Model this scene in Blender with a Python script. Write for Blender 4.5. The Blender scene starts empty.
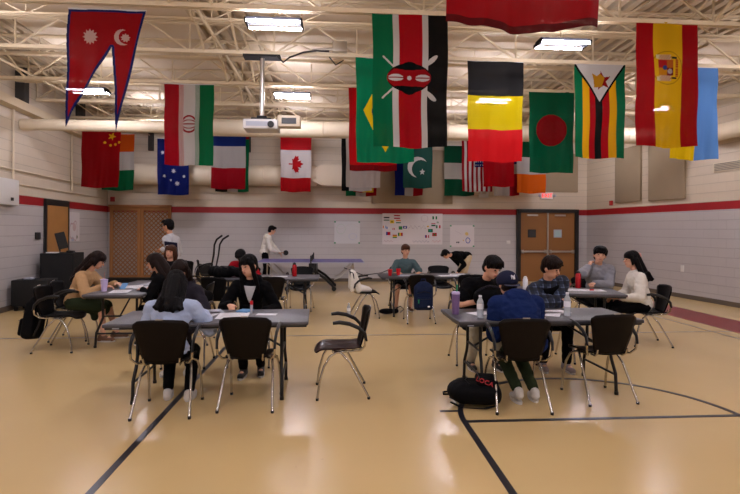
EXPO = 0.55
import bpy, bmesh, math, random
from mathutils import Vector, Matrix, Euler, noise
random.seed(7)
SC = bpy.context.scene
C = SC.collection
PI = math.pi
V = Vector
def hexc(h):
    h = h.lstrip('#')
    r = []
    for i in (0, 2, 4):
        c = int(h[i:i+2], 16) / 255
        r.append(c/12.92 if c <= .04045 else ((c+.055)/1.055)**2.4)
    return (r[0], r[1], r[2], 1)

# ------------------------------------------------------------------ materials
def newmat(name):
    m = bpy.data.materials.new(name); m.use_nodes = True
    nt = m.node_tree
    return m, nt, nt.nodes['Principled BSDF']
def mat(name, color, rough=.6, metal=0, bump=0, bscale=60, var=0, vscale=4, spec=.5, coat=0, trans=0, ior=1.45, sheen=0):
    m, nt, b = newmat(name)
    col = hexc(color)
    b.inputs['Base Color'].default_value = col
    b.inputs['Roughness'].default_value = rough
    b.inputs['Metallic'].default_value = metal
    b.inputs['Specular IOR Level'].default_value = spec
    b.inputs['Coat Weight'].default_value = coat
    b.inputs['Transmission Weight'].default_value = trans
    b.inputs['IOR'].default_value = ior
    b.inputs['Sheen Weight'].default_value = sheen
    if name.startswith(('cloth', 'hair', 'bag', 'cap', 'shell')): b.inputs['Specular IOR Level'].default_value = .1
    tc = nt.nodes.new('ShaderNodeTexCoord')
    if var or True:
        n = nt.nodes.new('ShaderNodeTexNoise'); n.inputs['Scale'].default_value = vscale
        n.inputs['Detail'].default_value = 4
        nt.links.new(tc.outputs['Object'], n.inputs['Vector'])
        mx = nt.nodes.new('ShaderNodeMix'); mx.data_type = 'RGBA'
        v = var or .04
        mx.inputs[6].default_value = tuple(c*(1-v) for c in col[:3])+(1,)
        mx.inputs[7].default_value = tuple(min(1, c*(1+v)) for c in col[:3])+(1,)
        nt.links.new(n.outputs['Fac'], mx.inputs[0])
        nt.links.new(mx.outputs[2], b.inputs['Base Color'])
    if bump:
        n2 = nt.nodes.new('ShaderNodeTexNoise'); n2.inputs['Scale'].default_value = bscale
        n2.inputs['Detail'].default_value = 3
        nt.links.new(tc.outputs['Object'], n2.inputs['Vector'])
        bp = nt.nodes.new('ShaderNodeBump'); bp.inputs['Strength'].default_value = bump
        bp.inputs['Distance'].default_value = .01
        nt.links.new(n2.outputs['Fac'], bp.inputs['Height'])
        nt.links.new(bp.outputs['Normal'], b.inputs['Normal'])
    return m

M = {}
def mk(key, *a, **k): M[key] = mat(key, *a, **k)
mk('steel_paint', '#d2c1a2', rough=.55)
mk('deck_paint', '#bfae94', rough=.7)
mk('panel_white', '#cfc0aa', rough=.8, bump=.15, bscale=120)
mk('duct_paint', '#d3c5ac', rough=.5)
mk('grey_duct', '#8d8881', rough=.5)
mk('shell_sheen', '#2c1a17', rough=.28, spec=.6)
mk('fixture_dark', '#17171a', rough=.8, spec=.1)
mk('chrome', '#b9b4ac', rough=.22, metal=1)
mk('shell_brown', '#15100d', rough=.38, bump=.05)
mk('shell_black', '#0e0e10', rough=.4, bump=.05)
mk('black_plastic', '#0b0b0c', rough=.35)
mk('black_matte', '#0f0f11', rough=.75)
mk('table_grey', '#4b4a50', rough=.42, bump=.12, bscale=220)
mk('table_edge', '#26262a', rough=.45)
mk('table_dark', '#37363b', rough=.4, bump=.1, bscale=220)
mk('table_leg', '#1a1a1c', rough=.35, metal=.3)
mk('skin', '#d6a184', rough=.5, var=.05)
mk('skin_tan', '#b98365', rough=.5, var=.05)
mk('lip', '#a4554c', rough=.45)
mk('eye_dark', '#140d0a', rough=.25)
mk('hair_black', '#0b090a', rough=.5, bump=.7, bscale=90)
mk('hair_dark', '#1e1411', rough=.42, bump=.7, bscale=90)
mk('hair_brown', '#4a2e20', rough=.45, bump=.7, bscale=90)
mk('cloth_lightblue', '#a3b1cd', rough=.85, bump=.4, bscale=35, sheen=.3)
mk('cloth_charcoal', '#2b2830', rough=.9, bump=.4, bscale=30)
mk('cloth_black', '#08080a', rough=.9, bump=.4, bscale=30)
mk('cloth_tan', '#b8946b', rough=.9, bump=.4, bscale=35)
mk('cloth_olive', '#2b3320', rough=.9, bump=.3)
mk('cloth_white', '#d5d3d3', rough=.85, bump=.4, bscale=30)
mk('cloth_cream', '#d9d3c8', rough=.85, bump=.4, bscale=30)
mk('cloth_navy', '#15244f', rough=.9, bump=.4, bscale=30)
mk('cap_navy', '#1f2238', rough=.8, bump=.2)
mk('cap_brim', '#454a60', rough=.8, bump=.2)
mk('cloth_grey', '#85858c', rough=.9, bump=.4, bscale=30)
mk('cloth_teal', '#4c6064', rough=.85, bump=.4, bscale=30)
mk('cloth_red', '#8f0f1c', rough=.85, bump=.3)
mk('cloth_khaki', '#bda98a', rough=.85, bump=.3)
mk('cloth_stone', '#aaa596', rough=.85, bump=.3)
mk('cloth_lightgrey', '#b9b8ba', rough=.85, bump=.3)
mk('bag_black', '#08080a', rough=.7, bump=.6, bscale=25)
mk('bag_navy', '#18213b', rough=.7, bump=.5, bscale=25)
mk('shoe_white', '#c9c4bd', rough=.6)
mk('shoe_black', '#141414', rough=.5)
mk('shoe_brown', '#6b4a34', rough=.6)
mk('shoe_mauve', '#8c7f83', rough=.6)
mk('sole_gum', '#6a5238', rough=.7)
mk('paper', '#dcdcdf', rough=.9)
mk('paper_grey', '#a9adb8', rough=.9)
mk('paper_blue', '#5d8dbb', rough=.7)
mk('ink', '#2a2a33', rough=.8)
mk('ink_soft', '#a39a9d', rough=.8)
mk('ink_red', '#c98c8c', rough=.8)
mk('red_plastic', '#c0101c', rough=.35)
mk('red_metal', '#a80f1a', rough=.25, metal=.3)
mk('purple_cup', '#cbbbe2', rough=.4)
mk('purple_tumbler', '#7c6596', rough=.3, metal=.3)
mk('green_plastic', '#1f8a55', rough=.4)
mk('label_white', '#dddee2', rough=.6)
mk('label_blue', '#3a6cae', rough=.6)
mk('wood_door', '#a57540', rough=.5, var=.18, vscale=3)
mk('wood_door_double', '#8d5f30', rough=.5, var=.1, vscale=2)
mk('wood_lattice', '#976537', rough=.6, var=.12, vscale=6)
mk('frame_black', '#141313', rough=.45)
mk('glass_dark', '#3a3b3c', rough=.15)
mk('glass_light', '#a9c3c6', rough=.2)
mk('aluminium', '#bdb8b0', rough=.3, metal=.9)
mk('acoustic_tan', '#97866e', rough=.95, bump=.3, bscale=150)
mk('wall_dark', '#3a3632', rough=.9)
mk('purple_top', '#54488c', rough=.4)
mk('speaker_black', '#0a0a0b', rough=.8, bump=.3, bscale=200)
mk('alarm_red', '#a31518', rough=.4)
mk('rubber_base', '#5e5348', rough=.7)
mk('white_plastic', '#d8d6d2', rough=.4)
mk('projector_white', '#d2cfcb', rough=.4)
mk('pink', '#d49a8e', rough=.5)
mk('logo_white', '#e4e4ea', rough=.6)
mk('letter_red', '#a81820', rough=.5)
mk('line_black', '#24242a', rough=.3)
mk('line_grey', '#6a6259', rough=.3)
mk('band_red', '#7c1a20', rough=.35)
mk('necklace', '#c9c9cc', rough=.2, metal=1)

def glassy(name, color, alpha_mix=.6):
    m, nt, b = newmat(name)
    b.inputs['Base Color'].default_value = hexc(color)
    b.inputs['Roughness'].default_value = .2
    b.inputs['Transmission Weight'].default_value = .5
    b.inputs['IOR'].default_value = 1.2
    n = nt.nodes.new('ShaderNodeTexNoise'); n.inputs['Scale'].default_value = 30
    bp = nt.nodes.new('ShaderNodeBump'); bp.inputs['Strength'].default_value = .1
    nt.links.new(n.outputs['Fac'], bp.inputs['Height']); nt.links.new(bp.outputs['Normal'], b.inputs['Normal'])
    M[name] = m
glassy('clear_plastic', '#e3e9f0')
def emis(name, color, s):
    m, nt, b = newmat(name)
    b.inputs['Base Color'].default_value = hexc(color)
    b.inputs['Emission Color'].default_value = hexc(color)
    b.inputs['Emission Strength'].default_value = s
    M[name] = m
emis('tube_light', '#f6f1ff', 125)
emis('exit_glow', '#f02820', 1.5)

def attr_mat(name, rough=.85, translucent=0, bump=.1, bscale=300):
    m, nt, b = newmat(name)
    a = nt.nodes.new('ShaderNodeVertexColor'); a.layer_name = 'Col'
    nt.links.new(a.outputs['Color'], b.inputs['Base Color'])
    b.inputs['Roughness'].default_value = rough; b.inputs['Specular IOR Level'].default_value = .06
    tc = nt.nodes.new('ShaderNodeTexCoord')
    n = nt.nodes.new('ShaderNodeTexNoise'); n.inputs['Scale'].default_value = bscale
    nt.links.new(tc.outputs['Object'], n.inputs['Vector'])
    bp = nt.nodes.new('ShaderNodeBump'); bp.inputs['Strength'].default_value = bump; bp.inputs['Distance'].default_value = .004
    nt.links.new(n.outputs['Fac'], bp.inputs['Height']); nt.links.new(bp.outputs['Normal'], b.inputs['Normal'])
    if translucent:
        t = nt.nodes.new('ShaderNodeBsdfTranslucent')
        nt.links.new(a.outputs['Color'], t.inputs['Color'])
        mx = nt.nodes.new('ShaderNodeMixShader'); mx.inputs[0].default_value = translucent
        out = nt.nodes['Material Output']
        nt.links.new(b.outputs[0], mx.inputs[1]); nt.links.new(t.outputs[0], mx.inputs[2])
        tr = nt.nodes.new('ShaderNodeBsdfTransparent')
        mx2 = nt.nodes.new('ShaderNodeMixShader'); mx2.inputs[0].default_value = .01
        nt.links.new(mx.outputs[0], mx2.inputs[1]); nt.links.new(tr.outputs[0], mx2.inputs[2])
        nt.links.new(mx2.outputs[0], out.inputs['Surface'])
    M[name] = m
attr_mat('flag_cloth', rough=.55, translucent=.38)
attr_mat('printed_paper', rough=.9)

# plaid shirt: crossing bands
def plaid():
    m, nt, b = newmat('plaid_cloth')
    tc = nt.nodes.new('ShaderNodeTexCoord')
    sep = nt.nodes.new('ShaderNodeSeparateXYZ'); nt.links.new(tc.outputs['Object'], sep.inputs[0])
    def band(sock, per, w):
        mu = nt.nodes.new('ShaderNodeMath'); mu.operation = 'MULTIPLY'; mu.inputs[1].default_value = 1/per
        nt.links.new(sock, mu.inputs[0])
        fr = nt.nodes.new('ShaderNodeMath'); fr.operation = 'FRACT'; nt.links.new(mu.outputs[0], fr.inputs[0])
        lt = nt.nodes.new('ShaderNodeMath'); lt.operation = 'LESS_THAN'; lt.inputs[1].default_value = w
        nt.links.new(fr.outputs[0], lt.inputs[0]); return lt.outputs[0]
    def add(a, c):
        ad = nt.nodes.new('ShaderNodeMath'); ad.operation = 'ADD'
        nt.links.new(a, ad.inputs[0]); nt.links.new(c, ad.inputs[1]); return ad.outputs[0]
    s = add(band(sep.outputs['X'], .075, .16), band(sep.outputs['Z'], .075, .16))
    s2 = add(s, band(sep.outputs['X'], .075, .55)); s2 = add(s2, band(sep.outputs['Z'], .075, .55))
    mu = nt.nodes.new('ShaderNodeMath'); mu.operation = 'MULTIPLY'; mu.inputs[1].default_value = .25
    nt.links.new(s2, mu.inputs[0])
    r = nt.nodes.new('ShaderNodeValToRGB')
    r.color_ramp.elements[0].color = hexc('#0c0e16'); r.color_ramp.elements[1].color = hexc('#5d6a86')
    e = r.color_ramp.elements.new(.5); e.color = hexc('#1a2338')
    nt.links.new(mu.outputs[0], r.inputs[0]); nt.links.new(r.outputs[0], b.inputs['Base Color'])
    b.inputs['Roughness'].default_value = .9
    M['plaid_cloth'] = m
plaid()

# painted block wall: courses 0.2 m, grey-lilac below the red band, cream above
def wall_mat(name, axis):
    m, nt, b = newmat(name)
    tc = nt.nodes.new('ShaderNodeTexCoord')
    sep = nt.nodes.new('ShaderNodeSeparateXYZ'); nt.links.new(tc.outputs['Object'], sep.inputs[0])
    cmb = nt.nodes.new('ShaderNodeCombineXYZ')
    nt.links.new(sep.outputs[axis], cmb.inputs[0]); nt.links.new(sep.outputs['Z'], cmb.inputs[1])
    br = nt.nodes.new('ShaderNodeTexBrick')
    br.inputs['Scale'].default_value = 1
    br.inputs['Brick Width'].default_value = .4; br.inputs['Row Height'].default_value = .2045
    br.inputs['Mortar Size'].default_value = .006; br.inputs['Mortar Smooth'].default_value = .3
    br.inputs['Color1'].default_value = (1, 1, 1, 1); br.inputs['Color2'].default_value = (.955, .955, .955, 1)
    br.inputs['Mortar'].default_value = (.72, .72, .72, 1)
    nt.links.new(cmb.outputs[0], br.inputs['Vector'])
    # long horizontal joints read stronger than the vertical ones
    r = nt.nodes.new('ShaderNodeValToRGB'); r.color_ramp.interpolation = 'CONSTANT'
    r.color_ramp.elements[0].color = hexc('#b7b3b3')
    r.color_ramp.elements[1].position = .412; r.color_ramp.elements[1].color = hexc('#980412')
    e = r.color_ramp.elements.new(.449); e.color = hexc('#cdbfaa')
    dv = nt.nodes.new('ShaderNodeMath'); dv.operation = 'MULTIPLY'; dv.inputs[1].default_value = .2
    nt.links.new(sep.outputs['Z'], dv.inputs[0]); nt.links.new(dv.outputs[0], r.inputs[0])
    mx = nt.nodes.new('ShaderNodeMix'); mx.data_type = 'RGBA'; mx.blend_type = 'MULTIPLY'; mx.inputs[0].default_value = .22
    nt.links.new(r.outputs[0], mx.inputs[6]); nt.links.new(br.outputs['Color'], mx.inputs[7])
    d2 = nt.nodes.new('ShaderNodeMath'); d2.operation = 'MULTIPLY'; d2.inputs[1].default_value = 1/.2045
    nt.links.new(sep.outputs['Z'], d2.inputs[0])
    d3 = nt.nodes.new('ShaderNodeMath'); d3.operation = 'FRACT'; nt.links.new(d2.outputs[0], d3.inputs[0])
    d4 = nt.nodes.new('ShaderNodeMath'); d4.operation = 'LESS_THAN'; d4.inputs[1].default_value = .06; nt.links.new(d3.outputs[0], d4.inputs[0])
    d5 = nt.nodes.new('ShaderNodeMapRange'); d5.inputs[3].default_value = 1; d5.inputs[4].default_value = .80; nt.links.new(d4.outputs[0], d5.inputs[0])
    mx0 = nt.nodes.new('ShaderNodeMix'); mx0.data_type = 'RGBA'; mx0.blend_type = 'MULTIPLY'; mx0.inputs[0].default_value = 1
    nt.links.new(mx.outputs[2], mx0.inputs[6]); nt.links.new(d5.outputs[0], mx0.inputs[7])
    no = nt.nodes.new('ShaderNodeTexNoise'); no.inputs['Scale'].default_value = 1.3; no.inputs['Detail'].default_value = 5
    nt.links.new(tc.outputs['Object'], no.inputs['Vector'])
    r2 = nt.nodes.new('ShaderNodeMapRange'); r2.inputs[3].default_value = .93; r2.inputs[4].default_value = 1.05
    nt.links.new(no.outputs['Fac'], r2.inputs[0])
    mx2 = nt.nodes.new('ShaderNodeMix'); mx2.data_type = 'RGBA'; mx2.blend_type = 'MULTIPLY'; mx2.inputs[0].default_value = 1
    nt.links.new(mx0.outputs[2], mx2.inputs[6]); nt.links.new(r2.outputs[0], mx2.inputs[7])
    nt.links.new(mx2.outputs[2], b.inputs['Base Color'])
    b.inputs['Roughness'].default_value = .55
    bp = nt.nodes.new('ShaderNodeBump'); bp.inputs['Strength'].default_value = .5; bp.inputs['Distance'].default_value = .01
    nt.links.new(br.outputs['Fac'], bp.inputs['Height']); bp.invert = True
    nt.links.new(bp.outputs['Normal'], b.inputs['Normal'])
    M[name] = m
wall_mat('block_wall_x', 'X'); wall_mat('block_wall_y', 'Y')

def floor_mat():
    m, nt, b = newmat('epoxy_floor')
    tc = nt.nodes.new('ShaderNodeTexCoord')
    n = nt.nodes.new('ShaderNodeTexNoise'); n.inputs['Scale'].default_value = .45; n.inputs['Detail'].default_value = 5
    nt.links.new(tc.outputs['Object'], n.inputs['Vector'])
    r = nt.nodes.new('ShaderNodeValToRGB')
    r.color_ramp.elements[0].position = .3; r.color_ramp.elements[0].color = hexc('#c9ad78')
    r.color_ramp.elements[1].position = .7; r.color_ramp.elements[1].color = hexc('#d0b581')
    nt.links.new(n.outputs['Fac'], r.inputs[0])
    # small scuffs
    n3 = nt.nodes.new('ShaderNodeTexNoise'); n3.inputs['Scale'].default_value = 9; n3.inputs['Detail'].default_value = 6
    nt.links.new(tc.outputs['Object'], n3.inputs['Vector'])
    r3 = nt.nodes.new('ShaderNodeMapRange'); r3.inputs[1].default_value = .72; r3.inputs[2].default_value = .78
    r3.inputs[3].default_value = 1; r3.inputs[4].default_value = .84
    nt.links.new(n3.outputs['Fac'], r3.inputs[0])
    mx = nt.nodes.new('ShaderNodeMix'); mx.data_type = 'RGBA'; mx.blend_type = 'MULTIPLY'; mx.inputs[0].default_value = 1
    nt.links.new(r.outputs[0], mx.inputs[6]); nt.links.new(r3.outputs[0], mx.inputs[7])
    nt.links.new(mx.outputs[2], b.inputs['Base Color'])
    n2 = nt.nodes.new('ShaderNodeTexNoise'); n2.inputs['Scale'].default_value = 1.2; n2.inputs['Detail'].default_value = 4
    nt.links.new(tc.outputs['Object'], n2.inputs['Vector'])
    mr = nt.nodes.new('ShaderNodeMapRange'); mr.inputs[3].default_value = .18; mr.inputs[4].default_value = .28
    nt.links.new(n2.outputs['Fac'], mr.inputs[0]); nt.links.new(mr.outputs[0], b.inputs['Roughness'])
    b.inputs['Specular IOR Level'].default_value = .5
    bp = nt.nodes.new('ShaderNodeBump'); bp.inputs['Strength'].default_value = .04; bp.inputs['Distance'].default_value = .004
    nt.links.new(n2.outputs['Fac'], bp.inputs['Height']); nt.links.new(bp.outputs['Normal'], b.inputs['Normal'])
    M['epoxy_floor'] = m
floor_mat()

# ------------------------------------------------------------------ geometry helpers
class MB:
    def __init__(s): s.v = []; s.f = []
    def add(s, vs, fs):
        o = len(s.v); s.v += [V(x) for x in vs]; s.f += [tuple(i+o for i in f) for f in fs]; return s
    def box(s, c, d, R=None):
        c = V(c); h = V(d)/2; vs = []
        for x in (-1, 1):
            for y in (-1, 1):
                for z in (-1, 1):
                    p = V((x*h.x, y*h.y, z*h.z)); vs.append(c + (R @ p if R else p))
        return s.add(vs, [(0,1,3,2),(4,6,7,5),(0,4,5,1),(2,3,7,6),(0,2,6,4),(1,5,7,3)])
    def rbox(s, c, d, r, R=None, seg=3):
        bm = bmesh.new(); bmesh.ops.create_cube(bm, size=1)
        for v in bm.verts: v.co = V((v.co.x*d[0], v.co.y*d[1], v.co.z*d[2]))
        bmesh.ops.bevel(bm, geom=bm.edges[:], offset=r, segments=seg, affect='EDGES', profile=.5)
        bm.verts.index_update()
        vs = [V(c) + (R @ v.co if R else v.co) for v in bm.verts]; fs = [tuple(v.index for v in f.verts) for f in bm.faces]
        bm.free(); return s.add(vs, fs)
    def bar(s, a, b, w, h=None):
        a = V(a); b = V(b); d = (b-a); L = d.length; h = h or w
        R = d.to_track_quat('Z', 'Y').to_matrix()
        return s.box((a+b)/2, (w, h, L), R)
    def tube(s, pts, r, n=8, cap=True, flat=1.0):
        pts = [V(p) for p in pts]; k = len(pts)
        rs = r if isinstance(r, (list, tuple)) else [r]*k
        vs = []; fs = []; up = None
        for i in range(k):
            t = (pts[min(i+1, k-1)]-pts[max(i-1, 0)]).normalized()
            if up is None:
                up = V((0, 0, 1)) if abs(t.z) < .95 else V((1, 0, 0))
            u = (up - t*up.dot(t)).normalized(); w = t.cross(u); up = u
            for j in range(n):
                a = 2*PI*j/n
                vs.append(pts[i] + (u*math.cos(a)*flat + w*math.sin(a))*rs[i])
        for i in range(k-1):
            for j in range(n):
                fs.append((i*n+j, i*n+(j+1) % n, (i+1)*n+(j+1) % n, (i+1)*n+j))
        if cap:
            fs.append(tuple(range(n-1, -1, -1))); fs.append(tuple((k-1)*n+j for j in range(n)))
        return s.add(vs, fs)
    def lathe(s, prof, c=(0, 0, 0), n=20, R=None):
        vs = []; fs = []; c = V(c)
        for (r, z) in prof:
            for j in range(n):
                a = 2*PI*j/n; p = V((r*math.cos(a), r*math.sin(a), z)); vs.append(c + (R @ p if R else p))
        k = len(prof)
        for i in range(k-1):
            for j in range(n):
                fs.append((i*n+j, i*n+(j+1) % n, (i+1)*n+(j+1) % n, (i+1)*n+j))
        fs.append(tuple(range(n-1, -1, -1))); fs.append(tuple((k-1)*n+j for j in range(n)))
        return s.add(vs, fs)
    def prism(s, poly, thick, fn):
        """poly: 2-D outline; fn(u,v,w) -> 3-D point; extruded from w=0 to thick"""
        n = len(poly)
        vs = [fn(u, v, 0) for u, v in poly]+[fn(u, v, thick) for u, v in poly]
        fs = [tuple(range(n-1, -1, -1)), tuple(range(n, 2*n))]+[(i, (i+1) % n, n+(i+1) % n, n+i) for i in range(n)]
        return s.add(vs, fs)
    def ell(s, c, r, R=None, n=14, m=9):
        vs = []; fs = []; c = V(c)
        for i in range(m+1):
            th = PI*i/m
            for j in range(n):
                a = 2*PI*j/n
                p = V((r[0]*math.sin(th)*math.cos(a), r[1]*math.sin(th)*math.sin(a), r[2]*math.cos(th)))
                if i in (0, m) and j: continue
                vs.append(c + (R @ p if R else p))
        def ix(i, j): return 0 if i == 0 else (1+(m-1)*n if i == m else 1+(i-1)*n+(j % n))
        for i in range(m):
            for j in range(n):
                q = [ix(i, j), ix(i+1, j), ix(i+1, j+1), ix(i, j+1)]
                u = []
                for x in q:
                    if x not in u: u.append(x)
                fs.append(tuple(u))
        return s.add(vs, fs)
    def cap(s, a, b, ra, rb, n=14):
        a = V(a); b = V(b); d = b-a
        if d.length < 1e-5: return s.ell(a, (ra, ra, ra))
        L = d.length; t = d/L
        prof = []
        for i in range(5): th = PI/2*(1-i/4); prof.append((ra*math.cos(th)+1e-4, -ra*math.sin(th)))
        for i in range(5): th = PI/2*i/4; prof.append((rb*math.cos(th)+1e-4, L+rb*math.sin(th)))
        return s.lathe(prof, a, n, t.to_track_quat('Z', 'Y').to_matrix())
    def build(s, name, m, parent=None, smooth=True, angle=40, loc=None, rz=0):
        me = bpy.data.meshes.new(name); me.from_pydata([tuple(v) for v in s.v], [], s.f)
        bm = bmesh.new(); bm.from_mesh(me); bmesh.ops.recalc_face_normals(bm, faces=bm.faces[:]); bm.to_mesh(me); bm.free()
        if smooth:
            me.polygons.foreach_set('use_smooth', [True]*len(me.polygons))
            me.set_sharp_from_angle(angle=math.radians(angle))
        me.materials.append(M[m] if isinstance(m, str) else m)
        o = bpy.data.objects.new(name, me); C.objects.link(o)
        if parent: o.parent = parent
        if loc is not None: o.location = loc
        if rz: o.rotation_euler = (0, 0, rz)
        return o
def tag(o, label=None, cat=None, group=None, kind=None):
    if label: o['label'] = label
    if cat: o['category'] = cat
    if group: o['group'] = group
    if kind: o['kind'] = kind
    return o
def empty(name, loc=(0, 0, 0), rz=0, label=None, cat=None, group=None):
    o = bpy.data.objects.new(name, None); C.objects.link(o); o.location = loc; o.rotation_euler = (0, 0, rz)
    o.empty_display_size = .1
    return tag(o, label, cat, group)
def copy_tree(o, parent=None):
    c = o.copy(); C.objects.link(c)
    if parent: c.parent = parent
    for ch in list(o.children): copy_tree(ch, c)
    return c
def struct(name, mb, m, **k): return tag(mb.build(name, m, **k), kind='structure')

def remesh(mb, vox, smooth=4, clampz=None):
    """union overlapping solids into one continuous skin"""
    me = bpy.data.meshes.new('blob_src'); me.from_pydata([tuple(v) for v in mb.v], [], mb.f)
    bm = bmesh.new(); bm.from_mesh(me); bmesh.ops.recalc_face_normals(bm, faces=bm.faces[:]); bm.to_mesh(me); bm.free()
    o = bpy.data.objects.new('blob_tmp', me); C.objects.link(o)
    r = o.modifiers.new('r', 'REMESH'); r.mode = 'VOXEL'; r.voxel_size = vox
    s = o.modifiers.new('s', 'SMOOTH'); s.factor = .5; s.iterations = smooth
    dg = bpy.context.evaluated_depsgraph_get()
    out = bpy.data.meshes.new_from_object(o.evaluated_get(dg))
    bpy.data.objects.remove(o); bpy.data.meshes.remove(me)
    if clampz is not None:
        for v in out.vertices:
            if v.co.z < clampz: v.co.z = clampz
    out.polygons.foreach_set('use_smooth', [True]*len(out.polygons))
    return out
def blob(name, mb, m, parent=None, vox=.009, smooth=4, clampz=None, folds=0, strands=None):
    me = remesh(mb, vox, smooth, clampz); me.name = name
    if folds:
        ns = [v.normal.copy() for v in me.vertices]
        for v, n in zip(me.vertices, ns):
            p = v.co; q = V((p.x*9+p.z*5, p.y*9, p.z*17-p.x*6)); q2 = V((p.x*26, p.y*26+3, p.z*34))
            v.co = p+n*(folds*(abs(noise.noise(q))*-1.6+.35)+folds*.35*noise.noise(q2))
    if strands is not None:
        ns = [v.normal.copy() for v in me.vertices]
        for v, n in zip(me.vertices, ns):
            d = v.co-strands; a = math.atan2(d.y, d.x)
            v.co = v.co+n*(.0045*noise.noise(V((math.cos(a)*9, math.sin(a)*9, d.z*5)))+.0025*noise.noise(V((math.cos(a)*26, math.sin(a)*26, d.z*8))))
    me.materials.clear(); me.materials.append(M[m])
    o = bpy.data.objects.new(name, me); C.objects.link(o)
    if parent: o.parent = parent
    return o

def raster(name, x0, x1, y1, nx, ny, fn, m, pos, parent=None, extra=0, both=False):
    """cloth or paper sheet: s in 0..1 across, y downwards in units of the width; fn(s,y)->hex or None; pos(s,t)->point"""
    vs = []; fs = []; cols = []; cache = {}
    used = {}
    def vid(i, j):
        k = (i, j)
        if k not in used:
            used[k] = len(vs); vs.append(tuple(pos(x0+(x1-x0)*i/nx, j/ny)))
        return used[k]
    for j in range(ny):
        for i in range(nx):
            s = x0+(x1-x0)*(i+.5)/nx; y = y1*(j+.5)/ny
            c = fn(s, y)
            if c is None: continue
            if c not in cache: cache[c] = hexc(c) if m != 'flag_cloth' else tuple(q**1.2*.74 for q in hexc(c)[:3])+(1,)
            fs.append((vid(i, j), vid(i, j+1), vid(i+1, j+1), vid(i+1, j))); cols.append(cache[c])
    me = bpy.data.meshes.new(name); me.from_pydata(vs, [], fs)
    ca = me.color_attributes.new('Col', 'FLOAT_COLOR', 'CORNER')
    flat = []
    for c in cols: flat += list(c)*4
    ca.data.foreach_set('color', flat)
    me.polygons.foreach_set('use_smooth', [True]*len(fs))
    me.materials.append(M[m])
    o = bpy.data.objects.new(name, me); C.objects.link(o)
    if parent: o.parent = parent
    return o
def text_mesh(name, body, size, m, parent, mtx, extrude=.002):
    cu = bpy.data.curves.new(name, 'FONT'); cu.body = body; cu.size = size; cu.extrude = extrude
    cu.align_x = 'CENTER'; cu.align_y = 'CENTER'; cu.resolution_u = 3
    o = bpy.data.objects.new(name+'_t', cu); C.objects.link(o)
    me = bpy.data.meshes.new_from_object(o.evaluated_get(bpy.context.evaluated_depsgraph_get()))
    bpy.data.objects.remove(o); bpy.data.curves.remove(cu)
    me.name = name; me.materials.clear(); me.materials.append(M[m])
    o = bpy.data.objects.new(name, me); C.objects.link(o); o.parent = parent; o.matrix_local = mtx
    return o

# ------------------------------------------------------------------ people
def rotx(d): return Matrix.Rotation(math.radians(d), 3, 'X')
def roty(d): return Matrix.Rotation(math.radians(d), 3, 'Y')
def rotz(d): return Matrix.Rotation(math.radians(d), 3, 'Z')
def ik(a, b, l1, l2, pole):
    a = V(a); b = V(b); d = b-a; L = min(d.length, (l1+l2)*.995); t = d.normalized(); b = a+t*L
    x = (l1*l1-l2*l2+L*L)/(2*L); h = math.sqrt(max(0, l1*l1-x*x))
    p = V(pole); p = (p-t*p.dot(t)).normalized()
    return a+t*x+p*h, b
def hand(mb, w, d, n, side, curl=25):
    """palm and five fingers; d finger direction, n palm normal, side = thumb direction"""
    d = d.normalized(); n = (n-d*n.dot(d)).normalized(); s = d.cross(n)
    if s.dot(side) < 0: s = -s
    R = Matrix((s, d, n)).transposed()
    mb.ell(w+d*.048, (.040, .054, .017), R)
    for i, (L, off) in enumerate(((.070, .030), (.079, .010), (.073, -.010), (.058, -.029))):
        b = w+d*.085+s*off
        c1 = math.radians(curl+3*i); c2 = math.radians(curl*2.3+4*i)
        p1 = b+(d*math.cos(c1)+n*math.sin(c1))*L*.52
        p2 = p1+(d*math.cos(c2)+n*math.sin(c2))*L*.48
        mb.cap(b-d*.02, p1, .0098, .0088, 8); mb.cap(p1, p2, .0088, .0075, 8)
    b = w+d*.025+s*.028; p1 = b+(d*.62+s*.7+n*.25).normalized()*.036; p2 = p1+(d*.9+s*.25+n*.3).normalized()*.03
    mb.cap(b, p1, .0125, .0105, 8); mb.cap(p1, p2, .0105, .009, 8)

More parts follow.
